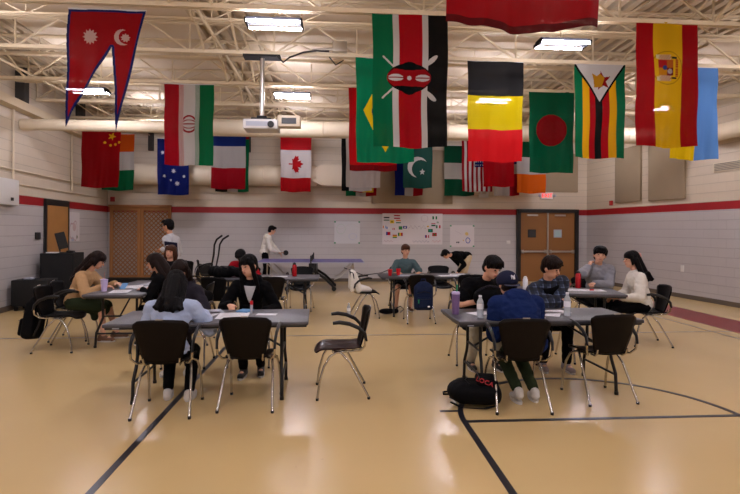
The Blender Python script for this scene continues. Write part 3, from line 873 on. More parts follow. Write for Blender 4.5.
def lpan(name, y0, y1, z0, z1, th, m, label, cat): return tag(MB().rbox(PL((y0+y1)/2, (z0+z1)/2, th/2+.002), (y1-y0, th, z1-z0), min(.008, th*.3), RL, seg=2).build(name, m), label, cat)
sb = lpan('scoreboard_box', 8.4, 10.2, 2.03, 2.52, .12, 'white_plastic', 'pale white panel box on the left wall over the red stripe', 'wall box')
MB().box(PL(9.95, 2.14, .125), (.09, .008, .06), RL).build('keyhole', 'frame_black', sb, smooth=False)
lpan('wall_switch', 11.05, 11.25, 1.35, 1.5, .03, 'frame_black', 'black wall control beside the wooden door', 'switch')
lpan('wall_outlet', 13.05, 13.12, .75, .83, .02, 'frame_black', 'small dark outlet on the left wall under the map', 'outlet')
tag(MB().tube([PL(-3, 2.73, .04), PL(15.1, 2.73, .04)], .016, 8).build('conduit_pipe', 'duct_paint'), 'upper thin conduit running along the left wall', 'pipe')
tag(MB().tube([PL(-3, 2.46, .03), PL(15.1, 2.46, .03)], .013, 8).build('conduit_pipe', 'duct_paint'), 'lower thin conduit running along the left wall above the red stripe', 'pipe')
tag(MB().tube([PL(12.75, 2.5, .04), PL(12.75, 3.9, .04)], .02, 8).build('conduit_pipe', 'duct_paint'), 'vertical conduit on the left wall above the wooden door', 'pipe')
tag(MB().tube([PL(10.15, 2.5, .04), PL(10.15, 3.9, .04)], .02, 8).build('conduit_pipe', 'duct_paint'), 'vertical conduit on the left wall beside the pale panel box', 'pipe')

# posters
def flagdot(pats):
    def fn(s, y):
        for (cx, cy, w, h, kind, cs) in pats:
            dx, dy = s-cx, y-cy
            if abs(dx) < w/2 and abs(dy) < h/2:
                if kind == 'h': return cs[min(len(cs)-1, int((dy+h/2)/h*len(cs)))]
                if kind == 'v': return cs[min(len(cs)-1, int((dx+w/2)/w*len(cs)))]
                if kind == 'c': return cs[1] if dx*dx+dy*dy < (h*.3)**2 else cs[0]
        return None
    return fn
R_, G_, K_, W_, B_, Y_, O_ = '#a81828', '#17683f', '#1a1a1c', '#d8d4d4', '#2b3a86', '#d8b43a', '#cf7b3a'
def px(cx, cy, w, h): return ((cx-42)/628, (cy-92)/628, w/628, h/628)
pats = [px(85, 148, 60, 36)+('h', [K_, W_, G_]), px(193, 128, 62, 40)+('h', [R_, W_, R_]), px(142, 178, 44, 34)+('c', [Y_, '#7a6a20']), px(207, 176, 50, 34)+('h', [O_, W_, G_]),
        px(65, 232, 38, 26)+('v', [O_, W_, '#8aa0c0']), px(100, 240, 36, 24)+('v', ['#8a96c0', W_]), px(158, 252, 24, 20)+('c', [R_, W_]), px(231, 240, 36, 34)+('c', [G_, '#3a7a3a']), px(278, 235, 42, 26)+('c', [B_, W_]),
        px(104, 300, 46, 34)+('v', [B_, R_, R_]), px(172, 328, 46, 36)+('h', [R_, Y_, G_]), px(228, 306, 50, 34)+('v', [G_, Y_, R_]),
        px(588, 134, 48, 30)+('v', [G_, W_, G_]), px(574, 205, 46, 32)+('h', [R_, W_, K_, G_]), px(618, 182, 18, 14)+('c', [G_, W_]), px(626, 226, 46, 30)+('v', [G_, W_, R_]), px(542, 268, 50, 34)+('c', [G_, '#2b8a8a']),
        px(586, 308, 48, 34)+('c', [R_, '#3a6a3a']), px(508, 328, 40, 30)+('v', [B_, R_, W_, R_]), px(517, 224, 18, 14)+('c', [Y_, R_])]
fd_ = flagdot(pats)
PAP = '#d2cccd'
def squig(s, y):
    # faint cursive line of writing across the middle and along the bottom edge
    for (x0, x1, yc, amp, fr, c) in ((.43, .72, .225, .022, 90, '#a89ba3'), (.02, .18, .455, .008, 120, '#b49a9f'), (.5, .78, .458, .011, 110, '#9a97a5'), (.82, .97, .456, .01, 110, '#c08b90')):
        if x0 < s < x1:
            v_ = yc+amp*math.sin(s*fr)+.4*amp*math.sin(s*fr*2.3+1)
            if abs(y-v_) < .0045: return c
    r = math.hypot(s-.70, y-.08)
    if abs(r-.055) < .004: return '#beb2b6'
    return None
def post1(s, y): return fd_(s, y) or squig(s, y) or PAP
def bposter(x0, x1, z0, z1, fn, nx, label, corners=None):
    w = x1-x0
    t = empty('poster', PB((x0+x1)/2, z0, .006), 0, label, 'poster')
    back = MB().box((0, .002, (z1-z0)/2), (w, .003, z1-z0)).build('backing_paper', 'paper', t, smooth=False)
    raster('printed_sheet', 0, 1, (z1-z0)/w, nx, int(nx*(z1-z0)/w), fn, 'printed_paper', lambda s, tt: (-w/2+s*w, -.0012+.004*math.sin(s*9)*tt*0, (z1-z0)*(1-tt)), t)
    if corners:
        for sx in (-1, 1):
            for zz in (.02, z1-z0-.02): MB().box((sx*(w/2-.02), -.004, zz), (.05, .002, .04)).build('tape', corners, t, smooth=False)
    return t
bposter(1.45, 3.32, 1.14, 2.09, post1, 240, 'large white banner poster covered in small drawn flags on the back wall')
def post2(s, y):
    r = math.hypot(s-.28, y-.3); r2 = math.hypot(s-.72, y-.62)
    if abs(r-.17-.03*math.sin(9*s)) < .012 and s < .6: return '#bcc6bd'
    if abs(r2-.12-.04*math.sin(14*y)) < .012: return '#b9bed0'
    if abs(y-.2-.1*math.sin(7*s)) < .008: return '#c6c0bd'
    return '#c9c9cb'
bposter(-.02, .76, 1.16, 1.84, post2, 70, 'pale hand-drawn map poster on the back wall behind the purple table', 'green_plastic')
def post3(s, y):
    if abs(math.hypot((s-.74), (y-.62)*.8)-.085) < .014: return '#5060a8'
    if math.hypot(s-.69, y-.35) < .07: return '#d3b876'
    for cx in (.28, .36):
        if math.hypot(s-cx, y-.7) < .032: return '#4c4a55'
    if abs(y-.25-.5*(s-.25)) < .008 and .2 < s < .5: return '#b9b0b8'
    if math.hypot(s-.55, y-.62) < .025: return '#c8a070'
    return '#d0cacb'
bposter(3.56, 4.32, 1.07, 1.74, post3, 70, 'small white drawing taped on the back wall left of the double doors', 'green_plastic')
def post4(s, y):
    r = math.hypot(s-.45, (y-.75)*.8)
    if abs(r-.3-.06*math.sin(12*s)) < .02: return '#bda6a6'
    if math.hypot(s-.75, y-1.0) < .07: return '#7c8a72'
    if math.hypot(s-.5, y-.6) < .16: return '#c4b0ae'
    if math.hypot(s-.35, y-1.1) < .12: return '#aab2c4'
    return '#cfcaca'
t = empty('poster', (0, 0, 0), 0, 'tall white map poster on the left wall right of the wooden door', 'poster')
MB().box(PL(12.98, 1.63, .004), (.62, .004, .72), RL).build('backing_paper', 'paper', t, smooth=False)
raster('printed_sheet', 0, 1, 1.16, 60, 70, post4, 'printed_paper', lambda s, tt: PL(12.67+.62*s, 1.99-.72*tt, .0075), t)

# ------------------------------------------------------------------ flags hung by their short edge from the joists
FR, FG, FK, FW, FN, FYL = '#b50f22', '#0f7a52', '#121214', '#d3cec9', '#1c2f72', '#e6b820'
def inpoly(x, y, P):
    c = False; n = len(P)
    for i in range(n):
        (x1, y1), (x2, y2) = P[i], P[(i+1) % n]
        if (y1 > y) != (y2 > y) and x < (x2-x1)*(y-y1)/(y2-y1)+x1: c = not c
    return c
def dseg(x, y, a, b):
    (x1, y1), (x2, y2) = a, b; dx, dy = x2-x1, y2-y1
    t = max(0, min(1, ((x-x1)*dx+(y-y1)*dy)/(dx*dx+dy*dy))); return math.hypot(x-x1-t*dx, y-y1-t*dy)
def star(cx, cy, r, n=5, rot=-90, k=.42):
    return [(cx+(r if i % 2 == 0 else r*k)*math.cos(math.radians(rot+i*180/n)), cy+(r if i % 2 == 0 else r*k)*math.sin(math.radians(rot+i*180/n))) for i in range(2*n)]
def flag(label, px, ztop, Y, W, L, fn, nx, seed, amp=.028, s0=0, s1=1, lean=0, sag=.012):
    rr = random.Random(seed); ph = [rr.uniform(0, 6.28) for _ in range(5)]; f1 = rr.uniform(1.1, 1.7); f2 = rr.uniform(2.3, 3.4)
    ny = int(nx*L/W)
    def pos(s, t):
        a = amp*(.25+.9*t)
        y = a*math.sin(2*PI*f1*s+ph[0]+t*1.3)+a*.5*math.sin(2*PI*f2*s+ph[1]-t*2.2)+a*.16*math.sin(2*PI*7*s+ph[2]+t*5)*t
        y += .006*math.sin(14*t+ph[3]+5*s)
        x = (s-.5)*W*(1-.035*t)+lean*t+.006*math.sin(9*t+ph[4])
        z = -t*L-sag*math.sin(PI*s)*(.3+t)+.01*t*math.sin(2*PI*f1*s+ph[0])
        return (x, y-.035, z)
    o = raster('flag', s0, s1, L/W, nx, ny, fn, 'flag_cloth', pos)
    o.location = (px+W/2, Y, ztop); tag(o, label, 'flag', 'flags hanging from the joists')
    # hanging sleeve along the top edge
    m = MB().tube([(-W/2, -.03, .004), (W/2, -.03, .004)], .009, 6); m.build('header_rope', 'cloth_white', o)
    return o
def hb(*st):
    def fn(s, y, st=st):
        for lim, c in st:
            if y < lim: return c
        return st[-1][1]
    return fn
def vb(*st):
    def fn(s, y):
        for lim, c in st:
            if s < lim: return c
        return st[-1][1]
    return fn
# double pennant
NP = [(0, 0), (1, 0), (.61, 1.6), (.56, .48), (-.07, 1.56)]
SUN = star(.29, .36, .105, 12, -90, .68)
def nepal(s, y):
    if not inpoly(s, y, NP): return None
    if min(dseg(s, y, NP[i], NP[(i+1) % 5]) for i in range(5)) < .034: return '#1d2b6e'
    if inpoly(s, y, SUN): return '#cdaea6'
    if math.hypot(s-.70, y-.35) < .105 and math.hypot(s-.745, y-.345) > .093: return '#cdaea6'
    if inpoly(s, y, star(.735, .355, .06, 9, -90, .7)): return '#cdaea6'
    return '#a50c1c'
flag('crimson double-pennant flag with blue border, pale sun and crescent', -3.17, 4.2, 6.2, .9, 1.5, nepal, 190, 1, amp=.03, s0=-.08, s1=1.0)
def kenya(s, y):
    dx, dy = s-.49, y-.83
    e = (dx/.295)**2+(dy/.19)**2
    if e < 1 or (abs(dx) < .15 and (dx/.17)**2+(dy/.215)**2 < 1):
        if abs(dx) < .2 and abs(dy) > .105+.3*dx*dx: return FK
        if abs(dy) > .105+.12*dx*dx*4 and abs(dx) < .16: return FK
        for sx in (-1, 1):
            if ((dx-sx*.18)/.10)**2+(dy/.045)**2 < 1: return FW if abs(dy) > .007 else '#a30f1e'
        if math.hypot(dx, dy) < .028: return FW
        if abs(dy) > .02+.165*(1-(dx/.31)**2): return '#4a0a10'
        return '#a30f1e'
    for sx, sy in ((-1, -1), (1, -1), (-1, 1), (1, 1)):
        d = dseg(dx, dy, (sx*.2, sy*.13), (sx*(.35), sy*.27))
        if d < .012: return FW
        if sx > 0:
            q = ((dx-sx*.30), (dy-sy*.235)); u = (q[0]*.75+q[1]*sy*.66); v = (-q[0]*.66+q[1]*sy*.75)
            if (u/.095)**2+(v/.032)**2 < 1: return FW
    return FG if s < .27 else FW if s < .35 else FR if s < .66 else FW if s < .74 else FK
flag('green, red and black vertical striped flag with a shield and crossed spears', .446, 4.28, 6.2, .95, 1.65, kenya, 200, 2, amp=.02)
def spain(s, y):
    if .27 < s < .755:
        dx, dy = s-.47, y-.70
        r = math.hypot(dx/.9, dy)
        if abs(dx+.01) < .12 and abs(dy-.0) < .12:
            if math.hypot(dx+.03, dy) < .035: return '#3c4a8a'
            if dx < -.0: return '#b3252a' if dy < 0 else '#c98e22'
            if dy < 0: return '#b86a22'
            return '#e0dad2' if math.hypot(dx-.05, dy-.055) < .04 and int((dx+dy)*90) % 2 else '#7a1420'
        if abs(dx+.02) < .09 and .12 < abs(dy) < .2: return '#a82a22' if int((dx*50+dy*40)) % 2 else '#e3d6b0'
        if abs(dx+.12) < .04 and .14 < abs(dy) < .2: return '#d8cfa8'
        if .15 < dx < .21 and abs(dy) < .13: return '#a4201e' if int(dy*60) % 2 else '#c9932a'
        if abs(dx-.13) < .05 and .14 < abs(dy) < .17: return '#3a3420'
        if abs(math.hypot((dx-.02)/.26, dy/.25)-1) < .025: return '#a3861e'
        return '#e2b71c'
    return '#b00f1e'
flag('red and yellow vertical striped flag with a coat of arms', 3.85, 4.29, 6.2, .83, 1.6, spain, 180, 3, amp=.03)
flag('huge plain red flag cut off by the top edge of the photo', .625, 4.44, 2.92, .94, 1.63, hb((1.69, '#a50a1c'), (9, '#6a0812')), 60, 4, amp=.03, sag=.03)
def brazil(s, y):
    a, b = abs(s-.5)/.38, abs(y-.87)/.70
    if a+b < 1:
        if math.hypot(s-.5, y-.87) < .23: return '#1d3580'
        return '#e8cf1e'
    return '#0c8a62'
flag('green flag with a yellow diamond, half hidden by the shield flag', .31, 4.27, 7.8, .93, 1.62, brazil, 130, 5, amp=.03)
flag('black, yellow and red banded flag with a lamp glowing through it', 2.07, 4.27, 7.8, .91, 1.58, hb((.59, '#2b2b2e'), (1.18, '#e6d012'), (9, '#e02a30')), 110, 6, amp=.02)
def zimb(s, y):
    ax = abs(s-.5)
    lim = .70*(1-ax/.47)
    if y < lim:
        if inpoly(s, y, star(.55, .31, .19, 5, -100)):
            if inpoly(s, y, [(.34, .17), (.44, .22), (.5, .17), (.60, .25), (.54, .42), (.38, .44), (.37, .3)]): return '#c9962a'
            return '#9c1620'
        if inpoly(s, y, [(.34, .17), (.44, .22), (.5, .17), (.62, .25), (.56, .42), (.38, .44), (.37, .3)]): return '#c9962a'
        return FW
    if y < lim+.07 and ax < .49: return FK
    for lim_, c in ((.15, FG), (.28, '#e8b41c'), (.40, FR), (.56, FK), (.69, FR), (.83, '#e8b41c'), (2, FG)):
        if s < lim_: return c
flag('green, yellow, red and black striped flag with a white triangle and gold bird', 3.82, 4.27, 7.8, .84, 1.5, zimb, 140, 7, amp=.02)
flag('yellow and light blue two-striped flag at the right edge', 5.40, 4.27, 7.8, .84, 1.5, vb((.53, '#eccb12'), (2, '#6f9fd8')), 60, 8, amp=.03)
def iran(s, y):
    if s < .29: return '#b00f26'
    if s > .71: return '#0f7a4c'
    if s < .385: return '#c8706a' if (int(y*56)+int(s*70)) % 2 else FW
    if s > .62: return '#5f9a78' if (int(y*56)+int(s*70)) % 2 else FW
    dx, dy = s-.5, y-.80
    if abs(dy) < .012 and abs(dx) < .14: return '#a8202a'
    for ry in (.165, .085):
        if abs(math.hypot(dx/.15, dy/ry)-1) < .11 and dx < .115: return '#a8202a'
    return FW
flag('red, white and green flag edged with small script and a red emblem', -3.14, 4.25, 9.45, .9, 1.48, iran, 120, 9, amp=.02)
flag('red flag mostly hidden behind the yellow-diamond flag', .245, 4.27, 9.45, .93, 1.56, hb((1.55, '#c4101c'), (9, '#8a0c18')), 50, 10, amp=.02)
flag('white flag peeking out below the hidden red flag', .26, 4.27, 12.7, .9, 1.6, vb((.12, FW), (2, '#ded9da')), 40, 11, amp=.02)
def bangla(s, y): return '#99101e' if math.hypot(s-.5, y-.82) < .34 else '#0c6e4e'
flag('green flag with a large red disc', 3.72, 4.28, 9.45, .9, 1.56, bangla, 110, 12, amp=.025)
def china(s, y):
    if inpoly(s, y, star(.77, .19, .11, 5, -70)): return '#f0c22a'
    for cx, cy in ((.60, .35), (.74, .42), (.87, .40), (.965, .34)):
        if math.hypot(s-cx, y-cy) < .032: return '#f0c22a'
    return '#ab0f1e'
flag('red flag with five yellow stars on the left wall side', -6.18, 4.02, 12.7, .93, 1.42, china, 80, 13, amp=.02, lean=-.03)
flag('orange, white and green banded flag beside the flag with five stars', -6.45, 4.2, 14.3, .9, 1.55, hb((.55, '#d9661c'), (1.1, FW), (9, '#12774e')), 50, 14, amp=.02)
def austr(s, y):
    for cx, cy, r in ((.53, 1.03, .085), (.22, 1.20, .06), (.85, 1.20, .06), (.43, 1.32, .045), (.64, 1.42, .085), (.16, .45, .07)):
        if inpoly(s, y, star(cx, cy, r, 7, -90, .5)): return '#d8d8e0'
    if y < .42 and s > .5:
        if abs(s-.75) < .05 or abs(y-.2) < .05: return '#b02030'
        if abs(abs(s-.75)-abs(y-.2)) < .05: return FW
    return '#1c2c78'
flag('navy blue flag with white stars', -4.94, 4.1, 14.3, .87, 1.56, austr, 80, 15, amp=.03)
flag('blue, white and red banded flag beside the ceiling projector', -3.42, 4.3, 14.05, .96, 1.6, hb((.44, '#21397f'), (1.07, '#c9c4c2'), (9, '#b0122a')), 70, 16, amp=.035)
flag('black, white and green flag with a red tip behind the blue, white and red one', -3.40, 4.25, 14.42, .96, 1.6, lambda s, y: '#a81424' if y < .42-abs(s-.5)*.84 or (y < .12) else vb((.36, FK), (.68, FW), (2, '#127a50'))(s, y), 50, 17, amp=.015)
LEAF = [(0, -.28), (.055, -.17), (.12, -.2), (.095, -.06), (.17, -.13), (.185, -.085), (.27, -.1), (.245, -.02), (.285, .005), (.155, .105), (.175, .15), (.02, .13), (.02, .28), (-.02, .28), (-.02, .13)]
LEAF = LEAF+[(-x, y) for x, y in LEAF[::-1][2:]]
def canada(s, y):
    if y < .44 or y > 1.33: return '#b8101f'
    dx, dy = s-.5, y-.885
    return '#b8101f' if inpoly(dy*-1*1.0, -dx*1.15, LEAF) else '#dad3d2'
flag('red and white flag with a maple leaf', -1.54, 4.2, 14.2, .87, 1.55, canada, 100, 18, amp=.012)
flag('black and white striped flag left of the hidden red flag', .17, 4.24, 14.3, .89, 1.54, vb((.24, FK), (2, '#cfcac8')), 40, 19, amp=.01)
flag('green, red, yellow and white flag whose lowest edge shows below the white one', .30, 4.05, 14.7, .93, 1.47, vb((.32, '#12774e'), (.45, FW), (.66, '#cfc9c4'), (2, '#a81424')), 40, 20, amp=.01)
flag('small green, red and yellow flag edge peeking below the white one', .52, 4.1, 14.5, .6, 1.42, vb((.45, '#b8121e'), (2, '#e0b92a')), 24, 21, amp=.01)
flag('blue, white and red striped flag behind the crescent flag', 1.76, 4.1, 14.85, .87, 1.48, vb((.36, '#1c2f86'), (.66, FW), (2, '#b0142a')), 40, 22, amp=.01)
def pak(s, y):
    if y < .27: return FW
    if math.hypot(s-.5, y-.97) < .34 and math.hypot(s-.60, y-1.03) > .30: return FW
    if inpoly(s, y, star(.66, 1.12, .11)): return FW
    return '#2a5a50'
flag('dark green flag with a white crescent and star', 1.93, 4.25, 14.3, .87, 1.45, pak, 80, 23, amp=.02)
flag('green, white and green banded flag hanging behind the stars and stripes', 3.25, 4.13, 14.85, .95, 1.5, hb((.54, '#0f5f43'), (1.05, '#c9c4ba'), (9, '#0f5f43')), 50, 24, amp=.015)
def usa(s, y):
    if s > .42 and y < .88:
        return '#e0dde0' if (int(s*40) % 3 == 0 and int(y*30) % 3 == 0) else '#24306e'
    return '#a31226' if int(s*13) % 2 == 0 else FW
flag('flag with thin red and white stripes and a blue corner', 3.65, 4.24, 14.3, .92, 1.52, usa, 90, 25, amp=.02)
flag('plain red flag just below the black, yellow and red one', 4.18, 4.31, 14.0, .93, 1.47, hb((9, '#bb0a20')), 40, 26, amp=.03)
flag('white and crimson striped flag almost hidden behind the plain red one', 4.73, 4.16, 14.75, .82, 1.52, lambda s, y: '#1b2a66' if y < .7 and s > .5 else ('#cfc8bf' if s < .60 or y < 1.05 else '#a5102a'), 40, 27, amp=.02)
flag('green, white and orange banded flag behind the red-disc flag', 5.40, 4.27, 14.6, .89, 1.56, hb((.55, '#0f6a48'), (1.12, FW), (9, '#ee7a1e')), 60, 28, amp=.02)

# ------------------------------------------------------------------ furniture
def make_chair(shell='shell_brown'):
    t = empty('stacking_chair')
    # seat shell
    vs = []; fs = []; nx, ny = 12, 12
    for i in range(nx+1):
        for j in range(ny+1):
            u = -1+2*i/nx; v = j/ny; y = -.215+.45*v
            hw = .205*(1-.10*(1-v))*(1-.18*max(0, v-.8)/.2*abs(u)**3)
            yy = y-.03*max(0, v-.75)/.25*u*u
            z = .452+.016*abs(u)**3-.012*math.cos(u*PI/2)-.03*max(0, (v-.8)/.2)**2+.012*max(0, (.2-v)/.2)
            vs.append((u*hw, yy, z))
    for i in range(nx):
        for j in range(ny):
            a = i*(ny+1)+j; fs.append((a, a+ny+1, a+ny+2, a+1))
    m = MB(); m.add(vs, fs); s = m.build('seat', shell, t, angle=80); md = s.modifiers.new('t', 'SOLIDIFY'); md.thickness = .013; md.offset = 0
    vs = []; fs = []
    for i in range(nx+1):
        for j in range(ny+1):
            u = -1+2*i/nx; v = j/ny
            hw = .148+.086*v**.75
            if v > .9: hw *= 1-.045*((v-.9)/.1)**2
            z = .455+.385*v-(.018*u*u if v > .7 else 0)-(.022*(max(0, abs(u)-.84)/.16)**1.5*max(0, (v-.8)/.2))
            y = -.212-.10*v-.012*math.sin(v*PI)+.05*u*u*(.35+.65*v)
            vs.append((u*hw, y, z))
    for i in range(nx):
        for j in range(ny):
            a = i*(ny+1)+j; fs.append((a, a+ny+1, a+ny+2, a+1))
    m = MB(); m.add(vs, fs); s = m.build('backrest', shell, t, angle=80); md = s.modifiers.new('t', 'SOLIDIFY'); md.thickness = .013; md.offset = 0
    for k in (-1, 1):
        l = MB().tube([(k*.15, -.06, .432), (k*.19, .03, .43), (k*.215, .09, .40), (k*.228, .145, .31), (k*.235, .185, .17), (k*.238, .205, .02)], .0115, 10).build('leg', 'chrome', t)
        MB().lathe([(.014, 0), (.016, .022)], (k*.238, .206, .0), 10).build('foot_cap', 'black_plastic', l)
        l = MB().tube([(k*.15, .05, .432), (k*.19, -.02, .425), (k*.212, -.10, .34), (k*.238, -.275, .02)], .0115, 10).build('leg', 'chrome', t)
        MB().lathe([(.014, 0), (.016, .022)], (k*.239, -.277, .0), 10).build('foot_cap', 'black_plastic', l)
        MB().tube([(k*.13, .06, .437), (k*.17, -.12, .437), (k*.215, -.20, .455), (k*.248, -.235, .50), (k*.252, -.245, .575)], .0105, 10).build('arm_support', 'chrome', t)
        MB().tube([(k*.252, -.25, .55), (k*.254, -.235, .62), (k*.256, -.18, .675), (k*.258, -.09, .715), (k*.258, .0, .73), (k*.256, .065, .722)], [.014, .017, .019, .02, .02, .016], 10, flat=.75).build('armrest', 'black_plastic', t)
        MB().tube([(k*.13, -.12, .435), (k*.14, -.20, .44), (k*.145, -.238, .465), (k*.15, -.25, .51)], .009, 8).build('back_support', 'chrome', t)
    MB().tube([(-.17, -.06, .434), (.17, -.06, .434)], .01, 8).tube([(-.17, .06, .436), (.17, .06, .436)], .01, 8).build('under_frame', 'chrome', t)
    # dark shell inner edge strip on top of the back
    MB().tube([(-.03, -.314, .842), (.03, -.314, .842)], .006, 6).build('back_clip', 'aluminium', t)
    return t
CH = []
proto = make_chair(); protoB = None
def chair(x, y, face, label, group=None, black=False):
    """face: degrees, 0 looks away from the camera, 180 towards it, 90 = left"""
    global protoB
    if black:
        if protoB is None: protoB = make_chair('shell_black'); c = protoB
        else: c = copy_tree(protoB)
    else:
        c = proto if not CH else copy_tree(proto)
        CH.append(c)
    c.location = (x, y, 0); c.rotation_euler = (0, 0, math.radians(face))
    tag(c, label, 'chair', group or 'stacking armchairs in the gym'); return c
chair(-1.46, 4.56, 2, 'brown-shell armchair holding the girl in the light blue sweater')
chair(-.76, 4.68, -3, 'empty brown-shell armchair at the front left table, back to the camera')
chair(1.66, 4.50, -3, 'brown-shell armchair under the person in the navy hoodie')
chair(2.53, 4.68, 5, 'empty brown-shell armchair at the right end of the front right table')
ch5 = chair(.04, 4.93, 92, 'empty armchair alone in the middle of the floor, side on')
for k_ in ch5.children:
    if k_.name.startswith('seat'): k_.data = k_.data.copy(); k_.data.materials[0] = M['shell_sheen']
chair(-1.72, 6.02, 180, 'armchair under the girl in the dark open hoodie', black=True)
chair(-.98, 6.02, 178, 'armchair under the girl in the black zip hoodie', black=True)
chair(1.68, 5.98, 178, 'armchair under the young man in the black T-shirt', black=True)
chair(2.62, 5.98, 182, 'armchair under the young man in the plaid shirt', black=True)
chair(-3.56, 6.86, -88, 'black armchair at the left table with a black backpack hung on it', black=True)
chair(-3.72, 7.52, -84, 'black armchair under the girl in the tan cardigan', black=True)
chair(-2.02, 7.2, 92, 'armchair under the girl in black at the left table', black=True)
chair(-2.95, 9.0, 180, 'armchair at the far end of the left table, under the brown-haired girl', black=True)
chair(-1.03, 8.35, 2, 'empty brown-shell armchair in front of the table with the red flask')
chair(-1.85, 8.3, -14, 'dark empty armchair beside the black bag, behind the girl in the zip hoodie', black=True)
chair(-1.72, 9.95, 180, 'armchair under the person in the red sweater', black=True)
chair(-.68, 9.95, 176, 'armchair on the far side of the table with the red flask, half hidden', black=True)
chair(.58, 9.15, -86, 'armchair draped with a white jacket, left of the table with red cups', black=True)
chair(1.47, 8.66, 0, 'armchair with a navy backpack hung over its back')
chair(1.37, 10.15, 180, 'armchair under the girl in the teal T-shirt', black=True)
chair(2.2, 10.2, 182, 'empty black armchair on the far side of the table with red cups', black=True)
chair(2.36, 8.7, -4, 'dark empty armchair behind the purple tumbler', black=True)
chair(4.38, 6.80, 78, 'black armchair under the girl in the white jacket', black=True)
chair(4.08, 7.72, 172, 'armchair under the young man in the grey hoodie', black=True)
chair(2.7, 7.9, 165, 'dark armchair behind the white bottle, mostly hidden', black=True)
chair(-3.85, 12.6, 20, 'first of the black armchairs parked near the back wall, beside the standing man in white', black=True)
chair(-3.5, 12.4, -12, 'middle one of the black armchairs parked near the back wall', black=True)
chair(-3.05, 12.5, -75, 'black armchair parked nearest the exercise machine', black=True)

def make_table(top='table_grey'):
    t = empty('folding_table')
    MB().rbox((0, 0, .722), (1.83, .76, .036), .012).build('table_top', top, t)
    MB().rbox((0, 0, .700), (1.80, .73, .03), .01).build('edge_skirt', 'table_edge', t)
    for sx in (-1, 1):
        x = sx*.66
        for sy in (-1, 1):
            l = MB().tube([(x, sy*.22, .69), (x, sy*.22, .40), (x, sy*.25, .32), (x+sx*.01, sy*.30, .2), (x+sx*.01, sy*.315, .0)], .016, 10).build('leg', 'table_leg', t)
            MB().lathe([(.02, 0), (.02, .03)], (x+sx*.01, sy*.315, 0), 10).build('foot_cap', 'black_plastic', l)
        MB().tube([(x, -.22, .42), (x, .22, .42)], .012, 8).tube([(x+sx*.01, -.29, .19), (x+sx*.01, .29, .19)], .012, 8).build('crossbar', 'table_leg', t)
        MB().tube([(x, 0, .42), (sx*.22, 0, .685)], .011, 8).build('brace', 'table_leg', t)
    MB().box((-.80, -.3665, .70), (.06, .004, .014)).build('maker_plate', 'paper_grey', t, smooth=False)
    return t
tp = make_table(); tb = make_table('table_dark')
def table(x, y, rz, label, src=None):
    global tp
    s = src or tp
    if not s.get('label'): c = s
    else: c = copy_tree(s)
    c.location = (x, y, 0); c.rotation_euler = (0, 0, math.radians(rz)); tag(c, label, 'table', 'folding tables'); return c
table(-1.17, 5.02, 2, 'grey folding table at the front left, red-capped marker on it')
table(-2.87, 7.58, 90, 'grey folding table at the left seen end on, purple cup on it')
table(-1.2, 9.13, 0, 'grey folding table behind the front left group, red flask on it')
table(1.75, 9.4, 0, 'dark folding table in the middle distance with two red cups', tb)
table(2.07, 5.0, 1, 'dark folding table at the front right with the purple tumbler', tb)
table(3.12, 7.02, -14, 'grey folding table on the right between the grey hoodie and white jacket', None)

# purple games table at the back
t = empty('table_tennis_table', (-.62, 13.4, 0), 0, 'purple table tennis table with folding wheeled frame at the back', 'table tennis table')
MB().box((0, 0, .75), (2.74, 1.525, .022)).build('table_top', 'purple_top', t, smooth=False)
MB().box((0, 0, .752), (2.742, .02, .0215)).box((0, -.753, .751), (2.74, .022, .024)).box((0, .753, .751), (2.74, .022, .024)).box((-1.36, 0, .751), (.022, 1.5, .024)).box((1.36, 0, .751), (.022, 1.5, .024)).build('white_border', 'paper_grey', t, smooth=False)
MB().box((.02, -.80, .84), (.035, .04, .19)).box((.02, .80, .84), (.035, .04, .19)).build('net_post', 'black_plastic', t, smooth=False)
MB().box((.02, 0, .84), (.006, 1.56, .15)).build('net', 'black_matte', t, smooth=False)
MB().rbox((.05, -.35, .56), (.2, .34, .34), .03).rbox((.05, .35, .56), (.2, .34, .34), .03).build('hinge_box', 'black_plastic', t)
for sx in (-1, 1):
    for sy in (-.45, .45):
        MB().tube([(sx*.1, sy, .5), (sx*.35, sy, .34), (sx*.55, sy, .15), (sx*.6, sy, .08)], .035, 8).build('leg', 'black_plastic', t)
        MB().lathe([(.06, -.02), (.06, .02)], (sx*.6, sy, .06), 16, rotx(90)).build('wheel', 'black_plastic', t)
        MB().tube([(sx*1.1, sy, .74), (sx*1.12, sy, .0)], .018, 8).build('leg', 'aluminium', t)
        MB().tube([(sx*1.1, sy, .7), (sx*.75, sy, .35), (sx*.6, sy, .3)], .014, 8).build('strut', 'aluminium', t)

# cable from the wall to the projector table
tag(MB().tube([(.25, 13.6, .55), (.8, 13.9, .32), (1.3, 13.8, .4), (1.62, 13.3, .6), (1.7, 13.0, .72)], .012, 8).build('cable', 'table_leg'), 'thin dark curved bar by the right end of the purple table', 'cable')

